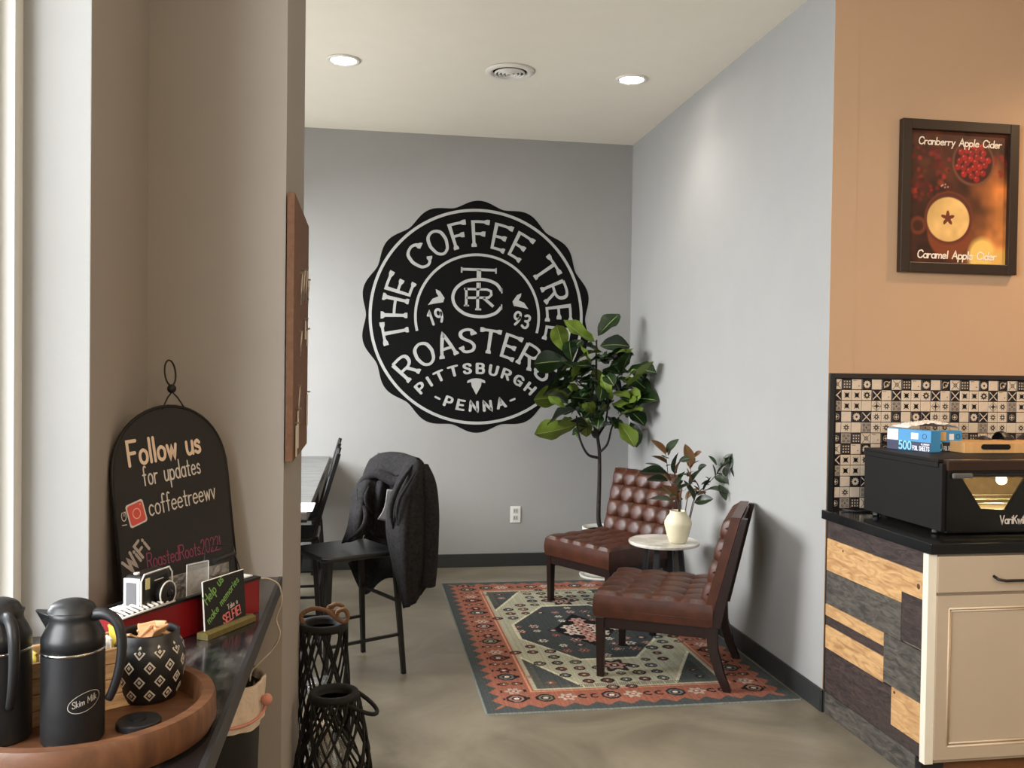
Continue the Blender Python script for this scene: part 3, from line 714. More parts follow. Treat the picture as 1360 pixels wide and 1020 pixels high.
FLV = [((408,225),(525,80),0,0,.5),((395,265),(205,185),1,-.03,.3),((195,330),(140,160),1,-.02,.9),((240,390),(220,260),0,-.05,.4),
       ((420,290),(605,255),0,.02,.9),((440,330),(290,320),1,-.06,.2),((360,380),(490,350),0,-.04,.3),((215,385),(0,390),0,-.02,1.1),
       ((480,360),(545,300),1,.04,.5),((560,480),(600,330),0,.04,.2),((590,460),(730,390),0,.08,.5),((540,470),(470,430),0,-.02,.4),
       ((340,370),(235,490),1,-.08,.3),((250,470),(85,480),0,-.05,.5),((250,420),(150,430),1,.03,.4),((390,440),(300,420),0,0,.8),
       ((590,550),(775,470),1,-.04,.3),((470,480),(580,560),0,-.06,.5),((560,470),(550,400),0,.05,.2),((500,645),(420,515),1,-.12,.2),
       ((500,600),(590,580),1,-.08,.3),((250,490),(180,540),0,-.09,.3),((215,670),(110,540),0,-.14,.1),((230,540),(50,560),0,-.02,.6),
       ((230,620),(10,620),1,-.02,.9),((390,470),(330,560),0,-.04,.4),((390,600),(320,540),0,-.09,.2),((380,640),(240,610),0,-.06,.9),
       ((200,690),(110,650),1,-.12,.4),((260,700),(75,745),0,-.1,.5),((250,760),(150,780),1,-.04,.5),((280,790),(55,880),1,-.06,.8),
       ((300,740),(240,860),1,.0,.2),((330,730),(330,860),1,.05,.2),((310,690),(280,640),1,-.02,.4),((460,640),(430,690),1,.03,.4),
       ((545,740),(670,680),1,-.1,.2),((500,660),(640,690),1,-.06,.4),((600,640),(760,600),0,.02,.6),((560,640),(720,560),0,.06,.5),
       ((560,630),(700,630),1,.03,1.0),((590,750),(640,650),0,.06,.2),((545,780),(640,905),1,-.06,.3),((620,780),(665,900),0,.06,.3),
       ((600,700),(700,760),0,.08,.3),((640,500),(740,560),0,.1,.6),((480,540),(470,440),0,.06,.4),((300,600),(200,600),0,.04,.4),
       ((280,520),(380,500),0,.03,.6),((420,560),(400,480),1,.05,.3),((330,640),(230,700),0,.02,.4),((180,560),(100,590),0,.05,.5),
       ((340,700),(410,620),0,.06,.7),((620,420),(700,470),0,.12,.4),((530,600),(650,520),0,.1,.5),((240,330),(290,230),0,.06,.5),((160,660),(250,560),0,.03,.6)]
for k, (b_, t_, li, dy, rl) in enumerate(FLV):
    me = (fl if li else fd)[k % 3]; A_ = fpt(*b_, dy); T_ = fpt(*t_, dy-random.uniform(-.04, .07))
    if b_[0] > 470: A_ = fpt(*b_, dy-.3*(b_[0]-470)/300); T_ = fpt(*t_, dy-.02-.34*(max(b_[0],t_[0])-470)/300)
    A_.x = min(A_.x, 1.97); T_.x = min(T_.x, 1.985)
    d = (T_-A_); 
    L_ = max(.15, d.length*1.12); T_ = A_+d.normalized()*L_; T_.x = min(T_.x, 1.985)
    put_leaf(fg, me, A_, T_, rl*1.3, .2)
rl_ = random.Random(11)
for k in range(80):   # inner leaves of the crown
    a = rl_.uniform(0, 2*PI); z = rl_.uniform(1.10, 1.66); r0 = rl_.uniform(.02, .20*math.sin((z-1.02)/.70*PI)+.03); L_ = rl_.uniform(.15, .2)
    A_ = Vector((FX-.02+r0*math.cos(a), FY+r0*math.sin(a), z)); T_ = A_+Vector((math.cos(a)*L_*.8, math.sin(a)*L_*.8, rl_.uniform(-.08, .12))); T_.x = min(T_.x, 1.98)
    put_leaf(fg, (fl if k % 9 == 4 else fd)[k % 3], A_, T_, rl_.uniform(-.6, .9), .2)

# ------------------------------------------------------------------ corkboard on the pier
t = thing('cork_board', 'tall brown cork board hung on the side of the pillar', 'board', (XP, 2.98, 1.64))
MB().box(XP+.004, 2.67, 1.25, XP+.026, 3.305, 2.032).build('board_panel', mat('cork', (122,88,64), .85, rgb2=(106,74,54), scale=60), t, bevel=.002)
WHERE = ['first of the top row', 'second of the top row', 'third of the top row', 'last of the top row', 'nearest in the middle row', 'middle of the middle row', 'farthest in the middle row', 'topmost near the lower front corner', 'under the lowest key', 'lowest of all by the front edge', 'near the lower back edge']
METL = mat('silver_metal', (190,186,178), .3, metal=.9); TAGW = mat('paper_tag', (222,214,200), .7)
for k, (y, z, L_, kind) in enumerate([(2.86,1.82,.10,0),(2.97,1.84,.10,0),(3.08,1.85,.11,0),(3.20,1.83,.09,0),(2.86,1.64,.08,0),(3.10,1.69,.07,1),(3.20,1.66,.06,1),
                                      (2.80,1.47,.10,0),(2.80,1.40,.12,1),(2.74,1.36,.10,1),(3.22,1.44,.12,1)]):
    h = thing('hanging_key' if not kind else 'hanging_tag', ('small silver key on a string' if not kind else 'small white paper tag') + ' on the cork board, ' + WHERE[k], 'key' if not kind else 'tag', (XP+.03, y, z), group='keys and tags pinned to the cork board')
    x = XP+.0285
    MB().tube([(x-.003,y,z),(x+.012,y,z)], .003, 6).build('pin', METL, h)
    if kind: MB().box(x+.001, y-.016, z-L_, x+.004, y+.016, z-.008).build('card', TAGW, h)
    else:
        MB().tube([(x+.008,y-.001,z),(x+.005,y-.004,z-L_*.4),(x+.004,y,z-L_*.62)], .0014, 5).tube([(x+.008,y+.001,z),(x+.006,y+.004,z-L_*.4),(x+.004,y,z-L_*.62)], .0014, 5).build('string', TAGW, h)
        MB().tube([(x+.004,y+.008*math.cos(a*PI/4),z-L_*.7+.008*math.sin(a*PI/4)) for a in range(8)], .002, 5, closed=True).box(x+.003,y-.0025,z-L_,x+.005,y+.0025,z-L_*.76).build('key_blade', METL, h)

# ------------------------------------------------------------------ long table and counter stools
t = thing('long_table', 'long grey wood topped bar table left, partly hidden by the pillar', 'table', (-.62, 5.5, 0))
TW = mat('grey_striped_wood', (128,128,125), .45, rgb2=(88,89,88), scale=5, stretch=(1.4,9,1), contrast=(.35,.65))
MB().box(-1.02, 4.21, .822, -.262, 6.835, .857).build('tabletop', TW, t, bevel=.003)
MB().box(-1.02, 4.21, .810, -.263, 6.835, .8215).build('edge_band', BLKMET, t)
for x in (-.94, -.36):
    for y in (4.34, 6.70): MB().box(x-.025, y-.025, 0, x+.025, y+.025, .8095).build('leg', BLKMET, t, bevel=.003)
MB().box(-.915, 4.325, .12, -.385, 4.355, .15).build('stretcher', BLKMET, t); MB().box(-.915, 6.685, .12, -.385, 6.715, .15).build('stretcher', BLKMET, t)
t = thing('paper_sheet', 'white printed sheet lying on the near end of the grey table', 'paper', (-.33, 4.33, .8575))
MB().box(-.46, 4.225, .8577, -.240, 4.50, .8586).build('sheet', mat('white_paper', (235,235,232), .7), t)
MB().box(-.33, 4.36, .8587, -.28, 4.372, .8589).build('print', mat('print_grey', (150,150,150), .7), t)

SEATM = mat('black_seat', (26,29,30), .38, vary=.08, scale=20)
def stool(loc, rz, label):
    t = thing('counter_stool', label, 'stool', loc, rz, local=True)
    sz = .62; q = MB(); P = [(-.19,.19),(-.15,.21),(.15,.21),(.19,.19),(.205,-.16),(.17,-.20),(-.17,-.20),(-.205,-.16)]; P = P[::-1]
    q.prism(P, lambda u, v: (u, v, sz-.025), lambda u, v: (u, v, sz)); q.build('seat', SEATM, t, bevel=.008)
    for sx in (-1, 1):
        MB().bar((sx*.165, .175, sz-.02), (sx*.21, .215, .0), .028, .028, .022).build('leg', BLKMET, t, bevel=.003)
        MB().bar((sx*.175, -.175, sz-.02), (sx*.21, -.215, .0), .028, .028, .022).build('leg', BLKMET, t, bevel=.003)
        MB().bar((sx*.178, -.165, sz-.02), (sx*.20, -.302, 1.065), .026, .022).build('back_post', BLKMET, t, bevel=.003)
        MB().bar((sx*.20, .20, .20), (sx*.20, -.205, .20), .014).build('stretcher', BLKMET, t)
    MB().bar((-.20,.205,.24),(.20,.205,.24),.016).build('foot_rail', BLKMET, t); MB().bar((-.19,-.20,.36),(.19,-.20,.36),.014).build('foot_rail', BLKMET, t)
    for z0, z1 in ((.99, 1.06), (.82, .90)):
        f = lambda z: -.165-.14*(z-.60)/.5
        q = MB(); q.hexa([(-.19,f(z0)-.007,z0),(.19,f(z0)-.007,z0),(.19,f(z0)+.007,z0),(-.19,f(z0)+.007,z0)],
                         [(-.19,f(z1)-.007,z1),(.19,f(z1)-.007,z1),(.19,f(z1)+.007,z1),(-.19,f(z1)+.007,z1)]); q.build('back_slat', BLKMET, t, bevel=.003)
    return t
st1 = stool((-.09, 4.566, 0), math.radians(118.6), 'black counter stool with the dark jacket hung over its back')
st2 = stool((-.445, 5.05, 0), math.radians(91), 'empty black counter stool pushed in at the grey table')
st3 = stool((-.46, 5.72, 0), math.radians(91), 'black counter stool farthest back at the grey table')

# jacket on the stool
def crg(rows, fu, fv):   # smooth surface through a grid of points
    A = [cat3(r, fu) for r in rows]; cols = list(zip(*A)); return [list(r) for r in zip(*[cat3(list(c), fv) for c in cols])]
def cat3(pts, k):
    P = [Vector(p) for p in pts]; P = [2*P[0]-P[1]]+P+[2*P[-1]-P[-2]]; out = []
    for i in range(1, len(P)-2):
        for j in range(k):
            t = j/k; a, b, c, d = P[i-1], P[i], P[i+1], P[i+2]
            out.append(.5*((2*b)+(c-a)*t+(2*a-5*b+4*c-d)*t*t+(3*b-a-3*c+d)*t**3))
    out.append(P[-2]); return out
def jacket():
    t = thing('jacket', 'dark grey wool jacket draped over the back of the near stool', 'jacket', tuple(at(530, 640, y=4.6)))
    CL = mat('charcoal_wool', (46,45,46), .95, rgb2=(30,29,30), scale=70, bump=.12, bscale=400, spec=.12)
    LN = mat('light_lining', (150,150,150), .8)
    def patch(name, rows, fold=0, ph=0, fu=8, fv=7, m_=CL, th=.007, nf=3):
        g = crg([[at(x, y_, y=d) for x, y_, d in r] for r in rows], fu, fv); q = MB(); nu, nv = len(g[0]), len(g)
        for j in range(nv):
            for i in range(nu):
                u, v = i/(nu-1), j/(nv-1); k = fold*min(1, v*3)
                g[j][i] = g[j][i]+Vector((.25, -1, 0))*k*(math.sin(u*nf*6.28+ph+v*1.6)+.5*math.sin(u*nf*2.3*6.28+v*5+ph))+Vector((0,0,1))*k*.4*math.sin(v*9+u*4)
        q.add([p for r in g for p in r], [(j*nu+i, j*nu+i+1, (j+1)*nu+i+1, (j+1)*nu+i) for j in range(nv-1) for i in range(nu-1)])
        return q.build(name, m_, t, smooth=True, solid=th)
    def roll(name, pts, rs, m_=CL, n=12):
        P = cat3([at(x, y_, y=d) for x, y_, d in pts], 6); k = len(P)-1; R2 = cat3([(r,0,0) for r in rs], 6)
        return MB().tube(P, [max(.002, R2[min(i, len(R2)-1)].x) for i in range(k+1)], n).build(name, m_, t, smooth=True)
    patch('front_panel', [[(538,616,4.50),(547,611,4.45),(556,611,4.42),(565,622,4.42)],[(524,645,4.44),(540,645,4.37),(556,645,4.36),(572,655,4.42)],
        [(514,675,4.42),(534,680,4.33),(556,685,4.33),(576,690,4.42)],[(513,705,4.40),(534,715,4.30),(556,720,4.32),(577,725,4.42)],
        [(519,740,4.38),(536,750,4.29),(555,755,4.32),(572,760,4.42)],[(528,775,4.38),(540,780,4.31),(553,780,4.35),(566,778,4.43)],
        [(536,808,4.40),(543,805,4.36),(552,799,4.39),(561,786,4.44)]], .0045, .4)
    patch('shoulders', [[(480,642,4.72),(500,630,4.66),(524,634,4.56),(547,618,4.46)],[(484,626,4.80),(503,614,4.72),(528,615,4.60),(552,612,4.47)],
        [(492,610,4.88),(507,602,4.81),(531,602,4.68),(556,609,4.52)],[(497,616,4.97),(514,608,4.93),(540,609,4.80),(566,624,4.62)],
        [(492,655,5.00),(516,650,4.97),(546,650,4.84),(574,660,4.64)],[(488,700,5.00),(516,700,4.97),(546,700,4.84),(577,705,4.64)],
        [(470,740,5.00),(500,742,4.97),(530,742,4.84),(572,750,4.64)],[(462,748,4.99),(484,789,4.95),(511,768,4.84),(560,772,4.66)]], .004, 1.0)
    patch('left_front', [[(484,630,4.76),(496,624,4.70),(510,630,4.66)],[(468,652,4.70),(484,648,4.60),(503,650,4.63)],
        [(466,672,4.66),(480,674,4.55),(497,674,4.62)],[(462,700,4.60),(477,700,4.52),(498,690,4.61)],[(454,722,4.57),(474,716,4.52),(493,702,4.60)]], .006, 2.0, nf=2)
    patch('inner_fold', [[(500,640,4.64),(508,636,4.60),(518,640,4.62)],[(494,660,4.62),(504,660,4.57),(514,665,4.62)],[(490,684,4.62),(500,690,4.58),(510,690,4.62)],[(488,700,4.63),(498,712,4.60),(512,716,4.63)]], .004, .5, nf=2)
    roll('collar', [(477,646,4.70),(486,636,4.67),(500,629,4.62),(514,634,4.58),(526,640,4.54),(538,634,4.50),(547,620,4.46)], [.012,.020,.026,.030,.028,.022,.012])
    roll('lapel', [(548,618,4.42),(534,638,4.37),(523,660,4.36),(519,680,4.35),(522,702,4.35)], [.006,.011,.014,.012,.004])
    roll('lapel', [(552,626,4.38),(541,645,4.34),(531,662,4.33),(527,680,4.32),(528,698,4.32)], [.003,.007,.008,.007,.002])
    roll('fold', [(474,650,4.64),(478,668,4.58),(486,680,4.54),(482,700,4.51),(462,718,4.53)], [.006,.013,.014,.012,.004])
    roll('fold', [(490,646,4.60),(486,660,4.56),(490,676,4.56),(496,684,4.58)], [.004,.012,.010,.004])
    roll('sleeve', [(560,620,4.46),(567,645,4.42),(570,680,4.40),(570,715,4.38),(569,748,4.38),(567,777,4.39)], [.036,.048,.050,.048,.046,.043], n=18)
    patch('lining', [[(514,650,4.54),(527,650,4.54)],[(510,674,4.54),(521,674,4.54)],[(501,690,4.54),(517,693,4.54)]], 0, m_=LN, th=.002)
jacket()

# ------------------------------------------------------------------ wicker lanterns
WICK = mat('black_wicker', (12,10,9), .8, vary=.2, scale=40)
rlan = random.Random(4)
def lantern(cx, cy, prof, label, wires=22, rope=False):
    """prof: list of (radius, z) from bottom to top"""
    t = thing('wicker_lantern', label, 'lantern', (cx, cy, 0))
    H_ = prof[-1][1]
    def rad(z):
        for (r0,z0),(r1,z1) in zip(prof, prof[1:]):
            if z <= z1: return r0+(r1-r0)*(z-z0)/(z1-z0)
        return prof[-1][0]
    for s in (1, -1):
        for k in range(wires):
            pts = []; jt = rlan.uniform(-.12, .12); tw = rlan.uniform(1.3, 2.3)
            for i in range(15):
                z = .01+(H_-.02)*i/14; a = 2*PI*k/wires + jt + s*(z/H_)*tw; r = rad(z)+s*.002
                pts.append((cx+r*math.cos(a), cy+r*math.sin(a), z))
            MB().tube(pts, .0044, 5).build('cane', WICK, t, smooth=True)
    rt = prof[-1][0]
    q = MB(); q.lathe([(rt-.022,H_-.02),(rt+.004,H_-.02),(rt+.007,H_-.004),(rt+.002,H_+.006),(rt-.018,H_+.006),(rt-.024,H_-.004),(rt-.022,H_-.02)], 36, (cx,cy,0)); q.build('rim', WICK, t, smooth=True)
    q = MB(); q.lathe([(.001,.0),(prof[0][0],0),(prof[0][0]+.004,.012),(.001,.012)], 32, (cx,cy,0)); q.build('base', WICK, t)
    q = MB(); gr = rt-.03; q.lathe([(gr,.016),(gr,H_*.62)], 32, (cx,cy,0)); q.build('glass_cylinder', mat('lantern_glass', (230,235,235), .05, alpha=.22), t, smooth=True)
    c = thing('pillar_candle', 'cream pillar candle inside the '+('taller' if rope else 'shorter')+' wicker lantern', 'candle', (cx, cy, .0165))
    q = MB(); q.lathe([(.001,.0),(.032,.0),(.033,.004),(.033,H_*.30),(.028,H_*.31),(.001,H_*.305)], 24, (cx,cy,.0165)); q.build('wax', mat('candle_wax', (226,205,170), .5), c, auto=True)
    MB().tube([(cx,cy,.0165+H_*.30),(cx+.002,cy,.0165+H_*.33)], .0015, 5).build('wick', BLKMET, c)
    return t
lt = lantern(-.098, 3.10, [(.115,0),(.130,.10),(.128,.20),(.100,.32),(.080,.415)], 'shorter black wicker lantern nearest the camera, with a bent wood handle', 18)
hp = [(-.098+.078*math.cos(a)+.0, 3.10, .395) for a in (0,)]
pts = []
for i in range(15):
    a = PI*i/14; pts.append((-.098+.055+.092*math.sin(a), 3.10-.085*math.cos(a), .400-.055*math.sin(a)))
MB().tube(pts, .0075, 8).build('handle', WICK, lt, smooth=True)
lt2 = lantern(-.150, 3.42, [(.095,0),(.100,.25),(.092,.45),(.086,.565)], 'taller black wicker lantern behind, with tan rope on its rim', 18, True)
ROPE = mat('tan_rope', (126,92,66), .85, bump=.8, bscale=120)
pts = [at(*p, y=3.38) for p in ((402,828),(400,818),(408,811),(420,808),(435,812),(448,822),(458,826),(462,818),(458,810),(449,812),(447,820))]
MB().tube(cat([tuple(p) for p in pts], 5), .0085, 8).build('rope', ROPE, lt2, smooth=True)
pts = [at(*p, y=3.44) for p in ((440,808),(446,803),(455,805),(450,812),(438,812),(437,806),(448,802))]
MB().tube(cat([tuple(p) for p in pts], 5), .0075, 8).build('rope', ROPE, lt2, smooth=True)

# ------------------------------------------------------------------ coffee bar counter (left)
CT = .915
t = thing('condiment_counter', 'dark marble laminate counter with black edge running to the pillar', 'counter', (-.5, 1.2, 0))
LAM = mat('dark_marble_laminate', (120,117,113), .16, rgb2=(30,30,32), scale=6, stretch=(3,.9,1), contrast=(.50,.80))
MB().box(XL+.002, -.5, CT-.038, XP-.012, YP0-.002, CT).build('worktop', LAM, t)
MB().box(XP-.012, -.5, CT-.040, XP-.001, YP0-.002, CT+.001).build('edge_band', mat('black_edge_band', (46,47,49), .45), t, bevel=.001)
MB().box(XL+.012, -.5, 0, XL+.10, YP0-.01, CT-.041).build('support_panel', BLACKT, t)
MB().box(XL-WT+.002, -.88, .876, XL+.001, 2.146, CT).build('sill_board', LAM, t)

# round wooden tray
TCX, TCY, TR = -.456, 1.563, .207
WOODT = mat('acacia_wood', (118,78,50), .45, rgb2=(80,50,32), scale=6, stretch=(1,7,1), bump=.05, dist=.6, bscale=40)
t = thing('round_tray', 'round brown wooden lazy susan tray at the counter end', 'tray', (TCX, TCY, CT+.001))
q = MB(); z0 = CT+.001
q.lathe([(.001,.004),(TR-.03,.0),(TR-.004,.004),(TR+.003,.018),(TR+.002,.050),(TR-.001,.059),(TR-.019,.059),(TR-.022,.055),(TR-.026,.022),(.001,.020)], 72, (TCX,TCY,z0)); q.build('tray_body', WOODT, t, auto=True)
TZ0 = z0+.0205

# pitchers
PBL = mat('matte_black_steel', (30,30,31), .38, spec=.4); CHR = mat('chrome_band', (200,198,190), .2, metal=1)
def pitcher(cx, cy, rz, label, text=None):
    t = thing('thermal_pitcher', label, 'pitcher', (cx, cy, TZ0), rz, local=True); t.scale = (.90, .90, .955)
    r = .0515
    q = MB(); q.lathe([(.001,0),(r-.003,0),(r,.004),(r,.148)], 48); q.build('body', PBL, t, auto=True)
    q = MB(); q.lathe([(r+.0006,.148),(r+.0008,.150),(r+.0006,.152)], 48); q.build('band', CHR, t, smooth=True)
    q = MB(); q.lathe([(r,.152),(r,.172),(r-.004,.180),(.043,.189),(.039,.196),(.038,.205),(.040,.212),(.036,.214),(.001,.214)], 48); q.build('collar', PBL, t, smooth=True)
    # spout (to -x)
    q = MB(); q.add([(-.034,-.018,.209),(-.034,.018,.209),(-.068,.004,.213),(-.068,-.004,.213),(-.036,-.018,.180),(-.036,.018,.180),(-.056,.003,.196),(-.056,-.003,.196)],
                    [(0,1,2,3),(4,7,6,5),(0,3,7,4),(1,5,6,2),(3,2,6,7)]); q.build('spout', PBL, t, bevel=.002)
    # lid dome
    def dome(u, v):
        a = 2*PI*u; rr = .036*(1-v); return (rr*1.15*math.cos(a)-.002, rr*math.sin(a), .213+.020*math.sqrt(max(0,1-(1-v)**2)))
    MB().grid(32, 8, dome, closed_u=True).build('lid', PBL, t, smooth=True)
    # handle (to +x)
    pts = cat([(.028,0,.205),(.055,0,.209),(.078,0,.196),(.087,0,.165),(.084,0,.125),(.074,0,.09),(.064,0,.068)], 5)
    pts = [Vector((p[0], 0, p[2])) if len(p) == 3 else p for p in pts]
    n = len(pts); q = MB()
    q.tube(pts, [.0105-.0035*i/n for i in range(n)], 10); q.build('handle', PBL, t, smooth=True)
    if text:
        def fn(u, v):
            a = math.radians(-40)+ (u*.0105)/r; return ((r+.0006)*math.cos(a), (r+.0006)*math.sin(a), .070+v*.0105+u*.0022)
        q = MB(); strokes(q, text, .10, fn, gap=.16, space=.3, center=True, narrow=.9)
        # oval ring
        pr = [(2.6*math.cos(a), .35+1.45*math.sin(a)) for a in np.linspace(0, 2*PI, 40)]
        ribbon(q, pr, .045, fn, cap=False)
        q.build('label_print', mat('silver_print', (190,186,176), .5), t)
    return t
pitcher(-.452, 1.50, math.radians(-12), 'matte black thermal pitcher marked skim milk, standing on the wooden tray', 'Skim Milk')
pitcher(-.566, 1.515, math.radians(-55), 'matte black thermal pitcher cut by the left edge of the picture')

# wooden condiment box
CBX, CBY = -.492, 1.640
t = thing('wooden_condiment_box', 'rough light wood condiment box behind the two black pitchers', 'box', (CBX, CBY, TZ0), math.radians(33), local=True)
LW = mat('rough_pine', (216,182,136), .7, rgb2=(160,122,84), scale=7, stretch=(2,2,14), contrast=(.3,.7), bump=.2, bscale=40)
W_, D_, H_ = .085, .055, .105
for k in range(4):
    z0_, z1_ = k*H_/4+.0005, (k+1)*H_/4-.0008
    B(-W_, -D_, z0_, W_, -D_+.008, z1_).build('slat', LW, t, bevel=.001)
    B(-W_, D_-.008, z0_, W_, D_, z1_).build('slat', LW, t, bevel=.001)
    B(-W_, -D_+.009, z0_, -W_+.008, D_-.009, z1_).build('slat', LW, t, bevel=.001)
    B(W_-.008, -D_+.009, z0_, W_, D_-.009, z1_).build('slat', LW, t, bevel=.001)
B(-W_+.008, -D_+.008, 0, W_-.008, D_-.008, .004).build('bottom_panel', LW, t)
B(-.003, -D_+.009, .004, .003, D_-.009, H_-.01).build('divider', LW, t)
R33 = Matrix.Rotation(math.radians(33), 3, 'Z')
pk = [mat('packet_yellow', (214,190,70), .6), mat('packet_white', (230,226,214), .6), mat('packet_tan', (190,140,96), .7)]
for k in range(14):
    lx = -W_+.016+(k % 7)*.0235; 
    if abs(lx) < .008: lx = .012
    ly = -.022 if k < 7 else .018
    p = R33 @ Vector((lx, ly, 0))
    o = MB().box(-.0012, -.017, -.035, .0012, .017, .035).box(-.002, -.017, .030, .002, .017, .034).build('sugar_packet', pk[(0,1,0,1,2,1,0)[k % 7]], None, bevel=.0004)
    o.location = (CBX+p.x, CBY+p.y, TZ0+.083+random.uniform(-.006,.006)); o.rotation_euler = (random.uniform(-.1,.1), random.uniform(-.18,.18), math.radians(33)+random.uniform(-.12,.12))
    tag(o, ('yellow','white','yellow','white','tan','white','yellow')[k % 7]+' sugar packet standing in the wooden condiment box', 'packet', 'sugar packets in the wooden box')

# patterned jar with sweetener packets
JX, JY = -.377, 1.672
t = thing('patterned_jar', 'black ceramic jar with white diamond pattern on the wooden tray', 'jar', (JX, JY, TZ0))
JP = [(r_*(1.16), z_*1.10) for r_, z_ in [(.001,.002),(.036,0),(.040,.003),(.047,.020),(.052,.050),(.0525,.070),(.049,.090),(.044,.097),(.0445,.108),(.042,.110),(.039,.108),(.040,.095),(.044,.080),(.001,.05)]]
q = MB(); q.lathe(JP, 48, (JX,JY,TZ0)); q.build('jar_body', mat('black_glaze', (26,25,25), .4), t, smooth=True)
def jr(z):
    for (r0,z0_),(r1,z1_) in zip(JP[2:8], JP[3:9]):
        if z <= z1_: return r0+(r1-r0)*(z-z0_)/(z1_-z0_)
    return .045
q = MB()
for row in range(4):
    for k in range(11):
        a0 = 2*PI*(k+.5*(row % 2))/11-1.9; z0_ = .016+.0250*row+.004
        def fn(u, v, a0=a0, z0_=z0_, row=row):
            z = z0_+v; a = a0+u/jr(z); r = jr(z)+.0006; return (JX+r*math.cos(a), JY+r*math.sin(a), TZ0+z)
        s_ = .0094
        ribbon(q, [(0,-s_),(s_*.85,0),(0,s_),(-s_*.85,0),(0,-s_)], .0012, fn); ribbon(q, [(0,-.002),(.002,.0005),(0,.003),(-.002,.0005),(0,-.002)], .001, fn)
q.build('diamond_print', mat('ivory_glaze', (205,196,180), .5), t)
for k in range(9):
    a = k*2.4; rr = .006+.0030*k
    o = MB().box(-.0016, -.014, -.026, .0016, .014, .026).box(-.0022, -.014, .021, .0022, .014, .025).build('sweetener_packet', mat('packet_peach', (206,160,116), .7), None, bevel=.0006)
    o.location = (JX+rr*math.cos(a)*.9, JY+rr*math.sin(a)*.9, TZ0+.108+.002*(k % 3)); o.rotation_euler = (random.uniform(-.5,.5), random.uniform(.5,1.1)*(1 if k % 2 else -1), a)
    tag(o, 'peach coloured sweetener packet sticking out of the patterned jar', 'packet', 'sweetener packets in the patterned jar')
t = thing('black_disc', 'small flat round black disc lying on the tray before the jar', 'disc', (-.362, 1.537, TZ0))
q = MB(); q.lathe([(.001,0),(.034,0),(.035,.002),(.035,.010),(.033,.012),(.001,.012)], 36, (-.362,1.537,TZ0)); q.build('lid_disc', PBL, t, auto=True)
MB().lathe([(.012,.012),(.012,.015),(.001,.0155)], 24, (-.362,1.537,TZ0)).build('lid_knob', PBL, t, auto=True)

